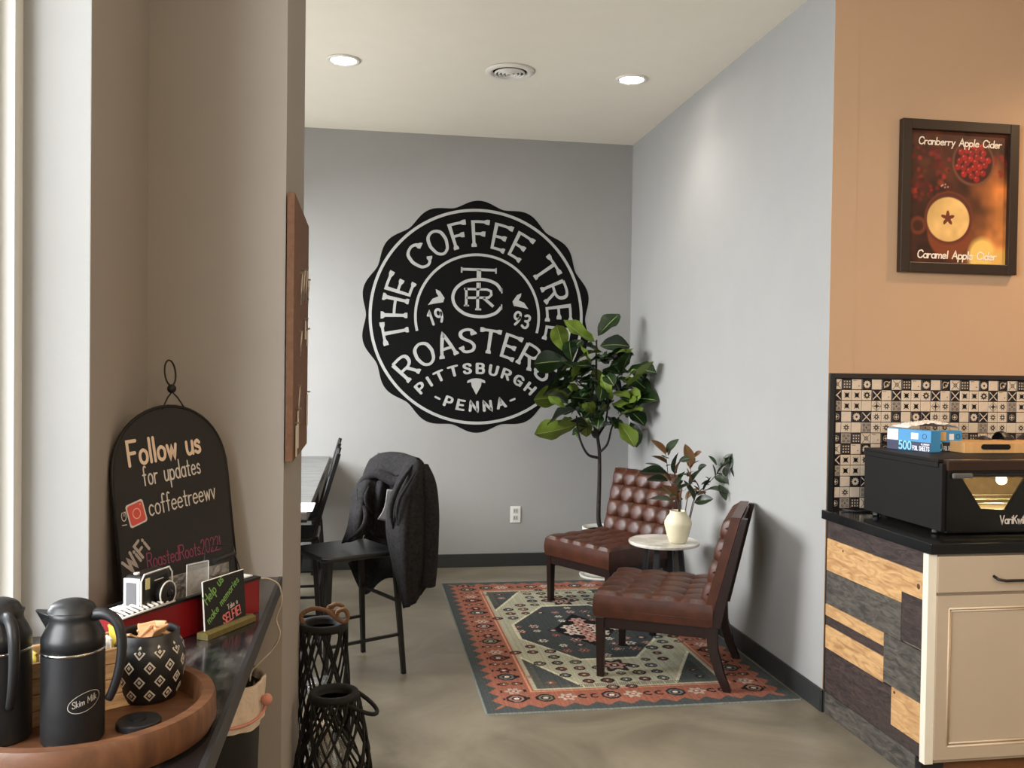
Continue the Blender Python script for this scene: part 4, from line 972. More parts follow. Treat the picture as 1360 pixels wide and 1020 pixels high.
# ------------------------------------------------------------------ chalkboard leaning in the corner
def chalk():
    bl = Vector((-.566, 2.262, CT+.004)); brt = Vector((-.351, 2.607, CT+.004))   # bottom corners of the front face
    ux = (brt-bl); Wd = ux.length; ux.normalize(); nh = Vector((ux.y, -ux.x, 0))   # horizontal normal toward the viewer
    ln = math.radians(7.5); uy = (Vector((0,0,1))*math.cos(ln) - nh*math.sin(ln)).normalized(); nn = ux.cross(uy)*-1
    if nn.dot(nh) < 0: nn = -nn
    t = thing('chalkboard_sign', 'arched black chalkboard sign leaning in the corner, follow us lettering', 'chalkboard', tuple((bl+brt)/2))
    Hh = .505
    def P(u, v, d=0): return bl+ux*(u*Wd)+uy*v+nn*d
    SK = mat('slate_board', (38,36,35), .75, vary=.12, scale=6); IR = mat('dark_iron', (34,31,29), .5, metal=.4)
    out = [(0,0),(1,0)]+[(.5+.5*math.cos(a), Hh-.19+.19*math.sin(a)**.85) for a in np.linspace(0, PI, 25)]
    q = MB(); q.prism(out, lambda u, v: P(u, v, -.006), lambda u, v: P(u, v, 0)); q.build('slate', SK, t, fix=True)
    fr_ = [(1,0)]+out[2:]+[(0,0)]
    MB().tube([P(u, v, -.001) for u, v in fr_+[(1,0)]], .0045, 6).build('iron_frame', IR, t, smooth=True)
    for k in range(2, 27, 2):
        u, v = out[k]; MB().lathe([(.001,.004),(.003,.003),(.004,0)], 8).mesh
        o = MB().lathe([(.004,0),(.003,.003),(.0005,.004)], 8).build('rivet', IR, t, smooth=True)
        o.matrix_local = Matrix.Translation(P(.5+(u-.5)*.965, v-.006*(v > .35), .0)-Vector(t['_off'])) @ nn.to_track_quat('Z','Y').to_matrix().to_4x4()
    # hook
    cx = .55
    q = MB(); q.tube([P(cx-.10,Hh-.008,0), P(cx-.045,Hh+.022,0), P(cx-.005,Hh+.036,0)], .0022, 6).tube([P(cx+.10,Hh-.008,0), P(cx+.045,Hh+.022,0), P(cx+.005,Hh+.036,0)], .0022, 6)
    q.build('hook_arms', IR, t, smooth=True)
    lp = [P(cx+.048*math.sin(2*PI*k/20), Hh+.088-.034*math.cos(2*PI*k/20)) for k in range(20)]
    MB().tube(lp, .0024, 6, closed=True).build('hanging_loop', IR, t, smooth=True)
    s_ = MB(); c_ = P(cx, Hh+.046)
    s_.lathe([(.012*math.sin(a), -.012*math.cos(a)) for a in np.linspace(0.01, PI-.01, 10)], 16, tuple(c_)); s_.build('ball', IR, t, smooth=True)
    chalks = {}
    def inv(px, py):     # place lettering where the writing sits on the board's own plane
        d = _fw + CR*((px-680)/FPX) - CU*((py-510)/FPX); o = Vector((0,0,CAMH)); k = (bl-o).dot(nn)/d.dot(nn); p = o+d*k-bl
        return p.dot(ux), p.dot(uy)
    def write(text, p0, p1, hpx, wt, col, gap=.22, space=.35, slant=0):
        (u0, v0), (u1, v1) = inv(*p0), inv(*p1); du, dv = u1-u0, v1-v0; L_ = math.hypot(du, dv)
        (ua, va) = inv(p0[0], p0[1]-hpx); h = math.hypot(ua-u0, va-v0); tw = text_width(text, gap, space); nr = L_/(tw*h)
        du /= L_; dv /= L_; q = MB()
        def fn(a, b):
            a += slant*b; x = u0+(a*du-b*dv)*h; y = v0+(a*dv+b*du)*h; return bl+ux*x+uy*y+nn*.0012
        x0_ = 0
        for wd_ in text.split(' '):
            q = MB(); strokes(q, wd_, wt, lambda a, b, x0_=x0_: fn(a+x0_, b), gap=gap, space=space, narrow=nr); q.build('chalk_writing', mat(*col), t)
            x0_ += (text_width(wd_, gap, space)+gap+space+gap)*nr
    cr = ('chalk_cream', (232,208,184), .9); wh = ('chalk_white', (214,206,196), .9); pkc = ('chalk_magenta', (138,70,92), .9)
    write('Follow us', (172,619), (266,600), 32, .15, cr, gap=.16)
    write('for updates', (191,645), (266,628), 25, .09, wh, gap=.18)
    write('coffeetreewv', (199,685), (286,661), 25, .085, wh, gap=.14)
    write('IG', (168,698), (166.5,680), 7.5, .16, wh)
    write('WiFi', (174,762), (198,728), 22, .19, ('chalk_grey', (176,166,158), .9), gap=.2)
    write('RoastedRoots2022!', (196,755), (293,729), 20, .085, pkc, gap=.14)
    # rounded picture app badge
    def rr(c, w_, h_, r_, n=5):
        o = []
        for sx, sy, a0 in ((1,1,0),(-1,1,PI/2),(-1,-1,PI),(1,-1,1.5*PI)):
            for k in range(n+1):
                a = a0+PI/2*k/n; o.append((c[0]+sx*(w_-r_)+r_*math.cos(a), c[1]+sy*(h_-r_)+r_*math.sin(a)))
        return o
    cc = inv(181,682); 
    rot = math.radians(12); fn = lambda d: (lambda u, v: bl+ux*(cc[0]+(u*math.cos(rot)-v*math.sin(rot)))+uy*(cc[1]+u*math.sin(rot)+v*math.cos(rot))+nn*d)
    (wa, _), (_, ha) = inv(193,682), inv(181,666); w_ = abs(wa-cc[0]); h_ = abs(ha-cc[1])
    for nm, k, d, col in (('badge_border', 1.0, .0008, wh), ('badge_fill', .86, .0012, ('chalk_coral', (216,88,82), .9))):
        pp = rr((0,0), w_*k, h_*k, h_*.25); MB().add([fn(d)(*p) for p in pp], [tuple(range(len(pp)))]).build(nm, mat(*col), t)
    q = MB(); ribbon(q, [(w_*.42*math.cos(a), h_*.42*math.sin(a)) for a in np.linspace(0,2*PI,24)], h_*.04, fn(.0016))
    ribbon(q, [(w_*.58,h_*.62),(w_*.62,h_*.64)], h_*.05, fn(.0016)); q.build('badge_lens', mat('chalk_pale', (236,190,160), .9), t)
chalk()

# ------------------------------------------------------------------ red planter box with photo things
RX0 = Vector((-.502, 1.946, CT+.001)); RX1 = Vector((-.258, 2.300, CT+.001))   # front bottom edge ends
ru = (RX1-RX0); RL = ru.length; ru.normalize(); rn = Vector((-ru.y, ru.x, 0))   # toward the back
rz_ = math.atan2(ru.y, ru.x); RH, RD = .088, .100
t = thing('red_tray_box', 'red box with black rim and hammered metal lining before the chalkboard', 'box', tuple(RX0), rz_, local=True)
RED = mat('red_paint', (128,16,21), .4); HAM = mat('hammered_metal', (150,146,138), .35, metal=.7, bump=1.0, bscale=55)
MB().box(0, 0, 0, RL, .006, RH-.006).box(0, RD-.006, 0, RL, RD, RH-.006).box(0, .006, 0, .006, RD-.006, RH-.006).box(RL-.006, .006, 0, RL, RD-.006, RH-.006).box(.006,.006,0,RL-.006,RD-.006,.006).build('red_body', RED, t)
MB().box(-.002,-.003,RH-.006,RL+.002,.010,RH).box(-.002,RD-.010,RH-.006,RL+.002,RD+.003,RH).box(-.002,.010,RH-.006,.009,RD-.010,RH).box(RL-.009,.010,RH-.006,RL+.002,RD-.010,RH).build('black_rim', BLKMET, t)
MB().box(.15, RD-.012, .03, RL-.012, RD-.008, RH+.030).build('hammered_liner', HAM, t)
MB().box(.007,.007,.050,RL-.007,RD-.012,.053).build('black_liner', BLACKT, t)
def rloc(a, b, c): return RX0+ru*a+rn*b+Vector((0,0,c))
# white card at the right end
o = MB().box(-.028,-.030,-.0015,.028,.030,.0015).build('white_card', mat('card_white', (226,226,222), .6), None); o.location = rloc(RL-.035,.045,RH+.002); o.rotation_euler = (0,0,rz_)
tag(o, 'white card lying across the right end of the red box', 'card')
# instant camera
CAM = thing('instant_camera', 'black instant camera outlined in white in the red box', 'camera', tuple(rloc(.112, .036, .060)), rz_+math.radians(10), local=True); CAM.scale = (1.06, 1.06, 1.06)
CB = mat('camera_black', (24,24,24), .35); CW = mat('camera_white', (226,224,218), .45)
B(-.047,-.022,0,.047,.022,.096).build('camera_body', CB, CAM, bevel=.010, seg=3)
q = MB()
o_ = [(-.049,.002),(.049,.002),(.049,.085),(.040,.0975),(-.040,.0975),(-.049,.085),(-.049,.002)]
q.tube([(x,-.0225,z) for x, z in o_], .0018, 6); q.build('white_outline', CW, CAM)
B(-.050,-.019,.004,-.047,.019,.090).build('side_panel', CW, CAM, bevel=.001)
B(-.0512,-.012,.010,-.050,.012,.082).build('side_inlay', mat('camera_grey', (96,96,98), .5), CAM)
q = MB(); q.T = Matrix.Translation((.016,-.022,.048)) @ Matrix.Rotation(PI/2, 4, 'X')
q.lathe([(.001,.020),(.016,.020),(.024,.016),(.0245,0)], 32); q.build('lens_barrel', CB, CAM, smooth=False, auto=True)
q = MB(); q.T = Matrix.Translation((.016,-.022,.048)) @ Matrix.Rotation(PI/2, 4, 'X')
q.tube([(.0248*math.cos(a*PI/16), .0248*math.sin(a*PI/16), .015) for a in range(32)], .0018, 6, closed=True); q.build('lens_ring', CW, CAM, smooth=True)
q = MB(); q.T = Matrix.Translation((.016,-.0425,.048)) @ Matrix.Rotation(PI/2, 4, 'X')
q.lathe([(.001,.002),(.009,.001),(.0095,0)], 24); q.build('lens_glass', mat('lens_glass', (12,12,16), .05), CAM, smooth=True)
B(-.036,-.0240,.066,-.024,-.0222,.088).build('yellow_sticker', mat('sticker_yellow', (214,206,150), .6), CAM)
B(-.008,-.0235,.078,.020,-.0222,.0795).build('slot_line', CW, CAM)
MB().lathe([(.006,0),(.006,.003),(.001,.003)], 16, (-.034,0,.096)).build('shutter_button', CW, CAM)
# acrylic stand
t = thing('acrylic_frame', 'small clear acrylic photo frame standing in the red box', 'photo frame', tuple(rloc(.262,.040,.0535)), rz_-math.radians(6), local=True)
B(-.031,-.002,0,.031,.002,.098).build('acrylic_sheet', mat('acrylic', (225,228,228), .06, alpha=.28, spec=.8), t, bevel=.004)
MB().tube([(-.031,-.002,.002),(-.031,-.002,.096),(.031,-.002,.096),(.031,-.002,.002)], .0012, 6).build('bright_edge', mat('acrylic_edge', (200,196,186), .2), t)
# wire easel and marker
EZ = thing('wire_easel', 'thin black wire easel at the back right of the red box', 'easel', tuple(rloc(.40,.105,.07)), rz_, local=True)
MB().tube([(-.055,0,.02),(-.035,.01,.088),(.0,.012,.090),(.050,0,.082),(.030,.0,.0)], .0016, 6).tube([(.050,0,.082),(.062,-.02,.0)], .0016, 6).build('wire', BLKMET, EZ, smooth=True)
o = MB().tube([(-.02,0,0),(.045,0,.006)], .0075, 12).tube([(.045,0,.006),(.055,0,.007)], .005, 10).build('marker_pen', BLKMET, None, smooth=False); o.location = rloc(.385,.088,.1285); o.rotation_euler = (0,0,rz_)
tag(o, 'thick black marker resting on the liner of the red box', 'marker')
# white ribbed rack in front left
RK = thing('white_wire_rack', 'white ribbed wire rack lying on the left end of the red box', 'rack', tuple(rloc(.036,.018,RH+.002)), rz_+math.radians(5), local=True)
for k in range(11): MB().tube([(-.055+.0145*k, -.032, .004+.001*(k % 2)), (-.050+.0145*k, .0, .009), (-.040+.0145*k, .036, .004)], .0032, 6).build('rib', CW, RK, smooth=True)
MB().tube([(-.070,-.036,.0025),(.108,-.036,.0025)], .0026, 6).tube([(-.070,.040,.0025),(.12,.040,.0025)], .0026, 6).build('side_rail', CW, RK, smooth=True)
# selfie sign
SB = thing('selfie_sign', 'small black chalk sign asking for selfies, in a wooden foot before the red box', 'sign', (-.31, 2.15, CT+.001))
s0 = at(273,848,z=CT+.001); s1 = at(327,826,z=CT+.001); su = Vector((s1.x-s0.x, s1.y-s0.y, 0)); SW = su.length; su.normalize(); sn = Vector((su.y, -su.x, 0)); SHH = .122
def sp(u, v, d=0): return Vector((s0.x, s0.y, CT+.004))+su*u+Vector((0,0,1))*v+sn*d-sn*.03*v/SHH*.3
q = MB(); q.prism([(0,0),(SW,0),(SW,SHH),(0,SHH)], lambda u, v: sp(u, v, -.003), lambda u, v: sp(u, v, 0)); q.build('sign_panel', mat('sign_black', (26,25,25), .7), SB)
q = MB()
for a, b in (((0,0),(0,SHH)),((0,SHH),(SW,SHH))): q.tube([sp(*a,-.0015), sp(*b,-.0015)], .0017, 5)
q.build('white_edge', CW, SB)
q = MB(); f0, f1 = -.012, SW+.016; pr = [(-.014,0),(.016,0),(.016,.012),(.006,.017),(-.014,.014)]
vs = [Vector((s0.x,s0.y,CT+.001))+su*f+sn*a+Vector((0,0,b)) for f in (f0,f1) for a, b in pr]
q.add(vs, [(4,3,2,1,0),(5,6,7,8,9)]+[(i,(i+1)%5,5+(i+1)%5,5+i) for i in range(5)]); q.build('wooden_foot', mat('olive_wood', (104,92,48), .6, vary=.2, scale=20, stretch=(1,8,8)), SB)
def swrite(text, u, v, h, wt, rot, col, nr=.9):
    q = MB(); ca, sa = math.cos(rot), math.sin(rot)
    strokes(q, text, wt, lambda a, b: sp(u+(a*ca-b*sa)*h, v+(a*sa+b*ca)*h, .0012), gap=.2, space=.3, narrow=nr); q.build('chalk_writing', mat(*col), SB)
gc = ('chalk_green', (124,170,96), .9)
swrite('Help us', .010, .070, .0235, .14, math.radians(36), gc, .85); swrite('make memories', .014, .026, .0190, .13, math.radians(34), gc, .92)
swrite('Take a', SW*.55, .042, .0115, .15, math.radians(12), ('chalk_white', (214,206,196), .9)); swrite('SELFIE!', SW*.44, .012, .021, .15, math.radians(11), ('chalk_pink', (226,128,128), .9), .8)
# cord
pts = [at(*p) if False else None for p in ()]
cp = [at(346,768,y=2.31), at(358,769,y=2.36), at(371,778,y=2.40), at(374,800,y=2.44), at(367,822,y=2.46), at(372,842,y=2.48), at(362,862,y=2.5), at(345,880,y=2.5), at(334,892,y=2.5), at(332,905,y=2.5)]
o = MB().tube(cat([tuple(p) for p in cp], 6), .0022, 6).build('charging_cable', mat('cord_white', (220,206,190), .5), None, smooth=True); tag(o, 'thin white charging cord hanging from the red box over the counter edge', 'cable')

# ------------------------------------------------------------------ waste bin
BX, BY, BZ = -.395, 2.47, .69
t = thing('waste_bin', 'black waste bin with white liner and pink drawstring below the counter', 'bin', (BX, BY, 0))
q = MB(); q.lathe([(.001,0),(.100,0),(.104,.006),(.124,BZ-.02),(.121,BZ-.02),(.100,.012),(.001,.012)], 40, (BX,BY,0)); q.build('bin_body', mat('bin_black', (24,24,24), .45), t, auto=True)
LIN = mat('bin_liner', (214,196,176), .55, vary=.06, scale=30, bump=.4, bscale=50)
def liner(u, v):
    a = 2*PI*u; wv = .003*math.sin(a*9)+.002*math.sin(a*17+v*9)
    if v < .6: r = .133+wv-.004*(.6-v); z = BZ-.105+(v/.6)*.112+.006*math.sin(a*3)*(1-v/.6)
    else: r = .131+wv-(v-.6)/.4*.022; z = BZ+.007-((v-.6)/.4)**1.3*.16
    return (BX+r*math.cos(a), BY+r*math.sin(a), z)
MB().grid(90, 20, liner, closed_u=True).build('liner', LIN, t, smooth=True)
DS = mat('drawstring', (206,140,122), .6)
MB().tube([(BX+.1365*math.cos(a), BY+.1365*math.sin(a), BZ-.075+.012*math.sin(a*2)) for a in np.linspace(0,2*PI,48)[:-1]], .004, 6, closed=True).build('drawstring', DS, t, smooth=True)
q = MB(); c_ = Vector((BX+.142, BY-.02, BZ-.050)); q.lathe([(.015*math.sin(a), -.016*math.cos(a)) for a in np.linspace(.01,PI-.01,8)], 12, tuple(c_)); q.build('knot', DS, t, smooth=True)

# ------------------------------------------------------------------ framed poster
def poster():
    x0, x1, z0, z1 = 2.372, 2.958, 1.993, 2.684; yf = YE
    t = thing('framed_poster', 'black framed cranberry apple cider poster on the tan wall', 'poster', ((x0+x1)/2, yf, (z0+z1)/2))
    FB = mat('dark_brown_frame', (46,32,22), .4); fw_ = .046; d = .032
    for nm, b in (('frame_side',(x0,z0,x0+fw_,z1)),('frame_side',(x1-fw_,z0,x1,z1)),('frame_rail',(x0+fw_,z1-fw_,x1-fw_,z1)),('frame_rail',(x0+fw_,z0,x1-fw_,z0+fw_))):
        B(b[0], yf-d, b[1], b[2], yf-.001, b[3]).build(nm, FB, t, bevel=.003)
    px0, px1, pz0, pz1 = x0+fw_, x1-fw_, z0+fw_, z1-fw_; W, H = px1-px0, pz1-pz0; st = .0022; nx, ny = int(W/st), int(H/st)
    u, v = np.meshgrid(np.linspace(0,1,nx+1), np.linspace(0,1,ny+1)); asp = H/W
    rs = np.random.RandomState(5)
    def blob(n, s):
        g = rs.rand(n+1, n+1); X = u*n; Y = v*n; i = np.minimum(X.astype(int), n-1); j = np.minimum(Y.astype(int), n-1); fx = X-i; fy = Y-j
        fx = fx*fx*(3-2*fx); fy = fy*fy*(3-2*fy)
        return (g[j,i]*(1-fx)+g[j,i+1]*fx)*(1-fy)+(g[j+1,i]*(1-fx)+g[j+1,i+1]*fx)*fy
    nz = blob(7,1)*.6+blob(17,1)*.4
    img = np.zeros(u.shape+(3,)); base = np.array((70,34,20)); img[:] = base
    img += (nz[...,None]-.5)*np.array((70,36,20))
    warm = np.clip((u-.45)*1.9, 0, 1)*np.clip((.68-v)*2.2, 0, 1)*(.8+.4*nz); img += warm[...,None]*np.array((150,105,52))
    cloth = np.clip(1-np.abs(u-.9)*3-np.abs(v-.58)*3, 0, 1); img += cloth[...,None]*np.array((110,72,30))
    def disc(cx, cy, r, col, soft=.02, ey=1.0):
        dd = np.hypot(u-cx, (v-cy)*asp/ey); a = np.clip((r-dd)/soft, 0, 1)[...,None]; img[:] = img*(1-a)+np.array(col)*a; return dd
    for k in range(70):
        x, y = rs.rand()*.42, .42+rs.rand()*.46
        c = (118+rs.rand()*50, 30+rs.rand()*26, 22+rs.rand()*16); disc(x, y, .022+rs.rand()*.02, np.array(c)*(.5+.5*rs.rand()), .02)
    for k in range(16): disc(.86+rs.rand()*.14, .68+rs.rand()*.16, .025, (130,34,28), .02)
    disc(.65,.775,.225,(120,74,50),.02); disc(.65,.78,.205,(62,20,14),.02)
    for k in range(26):
        a, r = k*2.4, math.sqrt((k+.5)/26)*.168; x, y = .65+r*math.cos(a), .78+r*math.sin(a)/asp
        disc(x, y, .036, (138+rs.rand()*40,28,26), .012); disc(x-.01, y+.009, .010, (222,150,130), .01)
    # mug and its cream
    disc(.10,.28,.095,(110,52,28),.02); disc(.10,.28,.06,(66,28,16),.02)
    disc(.42,.24,.235,(128,64,34),.02, ey=1.1); disc(.41,.345,.255,(112,52,36),.015); disc(.41,.345,.238,(92,44,28),.012)
    disc(.405,.335,.222,(226,182,112),.012, ey=.95); fo = np.hypot(u-.405,(v-.335)*asp) < .21
    img[fo] = img[fo]+(nz[fo][:,None]-.5)*np.array((70,60,44))
    th = np.arctan2((v-.345)*asp, u-.40); dd = np.hypot(u-.40,(v-.345)*asp); img[dd < .05+.020*np.cos(5*(th-PI/2))] = (112,52,34)
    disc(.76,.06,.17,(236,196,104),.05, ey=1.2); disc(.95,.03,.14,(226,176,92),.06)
    for k in range(5): disc(.30+rs.rand()*.12, .57+rs.rand()*.03, .013, (232,190,160), .012)
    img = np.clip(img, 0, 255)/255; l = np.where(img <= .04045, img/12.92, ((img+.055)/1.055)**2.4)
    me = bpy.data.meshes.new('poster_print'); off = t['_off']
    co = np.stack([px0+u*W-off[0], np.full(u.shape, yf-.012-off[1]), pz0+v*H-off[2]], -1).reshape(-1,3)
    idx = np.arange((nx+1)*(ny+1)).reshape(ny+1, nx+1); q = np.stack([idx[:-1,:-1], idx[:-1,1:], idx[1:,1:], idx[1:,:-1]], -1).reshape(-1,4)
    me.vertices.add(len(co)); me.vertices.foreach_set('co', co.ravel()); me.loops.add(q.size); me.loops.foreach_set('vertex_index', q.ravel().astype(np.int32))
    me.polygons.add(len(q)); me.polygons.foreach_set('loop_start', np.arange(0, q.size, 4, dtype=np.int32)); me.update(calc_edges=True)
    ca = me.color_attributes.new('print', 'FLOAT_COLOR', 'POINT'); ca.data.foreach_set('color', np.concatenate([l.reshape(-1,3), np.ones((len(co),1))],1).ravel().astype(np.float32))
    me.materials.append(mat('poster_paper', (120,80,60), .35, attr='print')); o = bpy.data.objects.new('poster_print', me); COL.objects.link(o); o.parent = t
    def txt(s_, z, xa, xb, h):
        q = MB(); tw = text_width(s_, .12, .3); nr = (xb-xa)/(tw*h)
        strokes(q, s_, .17, lambda a, b: (xa+(a+.12*b)*h, yf-.0135, z+b*h), gap=.12, space=.3, narrow=nr); q.build('lettering', mat('poster_white', (244,228,208), .6), t)
    txt('Cranberry Apple Cider', pz1-.062, px0+.045, px1-.035, .032); txt('Caramel Apple Cider', pz0+.022, px0+.05, px1-.05, .034)
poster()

# ------------------------------------------------------------------ patterned wall tiles
TCR = mat('tile_cream', (208,190,168), .3, vary=.06, scale=30); TDK = mat('tile_black', (34,28,27), .3); TGR = mat('tile_grey', (150,136,122), .35, vary=.15, scale=50)
def tile_mesh(kind):
    s = .0228; d = .006; q = MB(); inv = kind in (1, 4, 6, 8, 11)
    bm_, fm = (1, 0) if inv else (0, 1)
    if kind == 9: bm_, fm = 2, 1
    # body: chamfered front facing -y
    c = .0015; F = [(-s+c,-d,-s+c),(s-c,-d,-s+c),(s-c,-d,s-c),(-s+c,-d,s-c)]; Bk = [(-s,-d+c,-s),(s,-d+c,-s),(s,-d+c,s),(-s,-d+c,s)]; Bb = [(-s,0,-s),(s,0,-s),(s,0,s),(-s,0,s)]
    q.add(F+Bk+Bb, [(0,1,2,3)]+[(4+i,4+(i+1)%4,(i+1)%4,i) for i in range(4)]+[(8+i,8+(i+1)%4,4+(i+1)%4,4+i) for i in range(4)], mi=bm_)
    y = -d-.0003; q.cur = fm
    def pg(pts): q.add([(x*s, y, z*s) for x, z in pts], [tuple(range(len(pts)))])
    def star(n, r0, r1, rot=0, cx=0, cz=0):
        P = [((r0 if k % 2 == 0 else r1)*math.cos(rot+PI*k/n)+cx, (r0 if k % 2 == 0 else r1)*math.sin(rot+PI*k/n)+cz) for k in range(2*n)]; pg(P)
    def ann(r0, r1, n=12, cx=0, cz=0):
        for k in range(n):
            a, b = 2*PI*k/n, 2*PI*(k+1)/n; pg([(r0*math.cos(a)+cx,r0*math.sin(a)+cz),(r1*math.cos(a)+cx,r1*math.sin(a)+cz),(r1*math.cos(b)+cx,r1*math.sin(b)+cz),(r0*math.cos(b)+cx,r0*math.sin(b)+cz)])
    def x_(w, L_=.9):
        for a in (PI/4, 3*PI/4):
            c_, s_ = math.cos(a), math.sin(a); pg([(-c_*L_-s_*w,-s_*L_+c_*w),(-c_*L_+s_*w,-s_*L_-c_*w),(c_*L_+s_*w,s_*L_-c_*w),(c_*L_-s_*w,s_*L_+c_*w)])
    if kind == 0: x_(.05, 1.15); ann(.3, .42, 8); 
    elif kind == 1: [star(4, .28, .10, PI/4, cx, cz) for cx in (-.55,0,.55) for cz in (-.55,0,.55)]
    elif kind == 2: pg([(-.9,.75),(-.1,.75),(-.1,.85),(-.9,.85)]); star(4,.2,.08,0,.4,-.3)
    elif kind == 3: star(8, .82, .5); q.cur = bm_; y = -d-.0005; star(8,.3,.2); q.cur = fm
    elif kind == 4: star(12, .85, .6); q.cur = bm_; y = -d-.0005; star(6,.28,.2)
    elif kind == 5: pass
    elif kind == 6: ann(.5,.62,10,-.1,.1); star(4,.35,.12,.3,.1,-.1); star(3,.3,.1,0,-.5,-.5); star(3,.3,.1,1,.55,.5)
    elif kind == 7: star(4,.9,.25); ann(.9,1.0,4)
    elif kind == 8: x_(.09, 1.2)
    elif kind == 9: [ann(.16,.26,6,cx,cz) for cx in (-.5,.5) for cz in (-.5,.5)]; star(4,.3,.12)
    elif kind == 10: star(4,.85,.3,PI/4); star(4,.6,.2)
    elif kind == 11: star(4,.5,.16,0); ann(.55,.62,8)
    elif kind == 12: star(8,.8,.35,PI/8); q.cur = bm_; y = -d-.0005; star(4,.25,.15)
    return q.mesh('tile', [TCR, TDK, TGR])
TM = [tile_mesh(k) for k in range(13)]
pat = [[0,1,2,4,5,6],[8,10,10,3,8,2],[9,10,10,5,7,12],[11,5,4,8,12,12],[5,12,5,9,12,12],[11,9,1,0,2,11],
       [0,1,2,4,5,6],[8,10,10,3,8,2],[9,10,10,5,7,12],[11,5,4,8,12,12],[5,12,5,9,12,12],[11,9,1,0,2,11]]
tb = thing('tile_backsplash', 'black and cream patterned mosaic tile splashback above the black counter', 'backsplash', (2.55, YE, 1.2))
off = Vector(tb['_off']); PT = .0488
MB().box(XR+.028, YE-.0035, .90, 4.2, YE-.001, 1.508).build('grout_bed', mat('dark_grout', (26,22,22), .8), tb)
MB().box(XR+.028, YE-.012, .90, XR+.034, YE-.0035, 1.508).build('edge_strip', BLKMET, tb)
for j in range(12):
    for i in range(24):
        me = TM[pat[j][i % 6]]; o = bpy.data.objects.new('tile', me); COL.objects.link(o); o.parent = tb
        o.location = Vector((2.0655+.0228+i*PT, YE-.0035, 1.5035-.0228-j*PT))-off; 
# ------------------------------------------------------------------ serving counter
cab = thing('base_cabinet', 'taupe base cabinet with drawer above a panelled door', 'cabinet', (2.6, 3.3, 0))
TAU = mat('taupe_cabinet_paint', (180,162,140), .4, vary=.02, scale=4); CRM = mat('cream_edge', (222,214,196), .45)
YF = 2.985
B(2.066, YF, .10, 4.2, YE-.003, .873).build('carcass', TAU, cab)
B(2.030, YF-.012, .10, 2.0655, YF+.02, .873).build('filler_strip', CRM, cab, bevel=.002)
B(2.14, YF+.06, 0, 4.2, YF+.08, .10).build('toe_kick', mat('toe_kick_wood', (120,78,46), .5, vary=.2, scale=6, stretch=(1,1,8)), cab)
dr = B(2.064, YF-.020, .732, 2.66, YF-.001, .866).build('drawer', TAU, cab, bevel=.003)
q = MB(); q.tube([(2.29,YF-.019,.790),(2.292,YF-.040,.783),(2.32,YF-.046,.778),(2.37,YF-.046,.778),(2.42,YF-.046,.778),(2.438,YF-.040,.783),(2.44,YF-.019,.790)], .0055, 8); q.build('handle', BLKMET, dr, smooth=True)
dz0, dz1, dx0, dx1 = .118, .722, 2.064, 2.66
dq = MB(); s_ = .048
for b in ((dx0,dz0,dx0+s_,dz1),(dx1-s_,dz0,dx1,dz1),(dx0+s_,dz0,dx1-s_,dz0+s_),(dx0+s_,dz1-s_,dx1-s_,dz1)): dq.box(b[0],YF-.020,b[1],b[2],YF-.001,b[3])
dd_ = dq.build('door', TAU, cab)
B(dx0+s_,YF-.010,dz0+s_,dx1-s_,YF-.002,dz1-s_).build('door_panel', TAU, dd_)
mo = MB()
for w_, y_, r_ in ((0,YF-.019,.004),(.010,YF-.013,.0035)):
    a, b, c, d = dx0+s_+w_, dz0+s_+w_, dx1-s_-w_, dz1-s_-w_
    mo.tube([(a,y_,b),(c,y_,b)], r_, 8); mo.tube([(a,y_,d),(c,y_,d)], r_, 8); mo.tube([(a,y_,b),(a,y_,d)], r_, 8); mo.tube([(c,y_,b),(c,y_,d)], r_, 8)
mo.build('door_molding', mat('molding_taupe', (206,184,156), .35), dd_, smooth=True)
B(dx1+.006,YF-.020,dz0,3.26,YF-.001,dz1).build('door', TAU, cab, bevel=.003); B(dx1+.006,YF-.020,.732,3.26,YF-.001,.866).build('drawer', TAU, cab, bevel=.003)
o = B(2.028, YF-.028, .875, 4.2, YE-.003, .915).build('serving_worktop', mat('black_stone_top', (24,25,26), .14, vary=.1, scale=30), None, bevel=.003)
tag(o, 'black stone worktop over the plank panel and taupe cabinet', 'worktop')
# plank cladding on the end
pl = thing('plank_cladding', 'patchwork of light and dark reclaimed wood planks on the counter end', 'wood panel', (2.066, 3.37, 0))
PL = mat('plank_light', (198,158,108), .55, rgb2=(150,108,66), scale=5, stretch=(1,1.6,8), bump=.1, bscale=40, dist=1.2, contrast=(.3,.6))
PD = mat('plank_dark', (78,62,56), .6, rgb2=(34,25,24), dist=1.6, contrast=(.35,.75), scale=6, stretch=(1,2,8), bump=.15, bscale=40)
PG = mat('plank_grey', (98,92,82), .65, rgb2=(44,40,37), dist=1.6, contrast=(.35,.7), scale=6, stretch=(1,1.6,7), bump=.15, bscale=40)
Y0, Y1 = 3.738, 3.012
planks = [(Y0,Y1,.790,.874,PD,0),(Y0,3.167,.645,.790,PL,0),(3.167,Y1,.690,.790,PL,1),(3.167,Y1,.502,.690,PD,0),(Y0,3.167,.496,.645,PG,0),
          (Y0,3.278,.442,.496,PL,0),(Y0,3.278,.400,.442,PD,0),(Y0,3.278,.296,.400,PL,0),(3.278,Y1,.302,.4965,PG,2),(Y0,3.222,.100,.296,PD,0),(3.222,Y1,.150,.302,PL,0),(3.222,Y1,.100,.150,PD,0),
          (Y0,3.05,.0,.098,PG,0)]
for k, (ya, yb_, za, zb, m_, kn) in enumerate(planks):
    if kn == 2 : za2 = .302
    x = 2.052-.002*(k % 3)*.7
    B(x, min(ya,yb_)+.0008, za+.0008, 2.065, max(ya,yb_)-.0008, zb-.0008).build('plank', m_, pl, bevel=.0012)
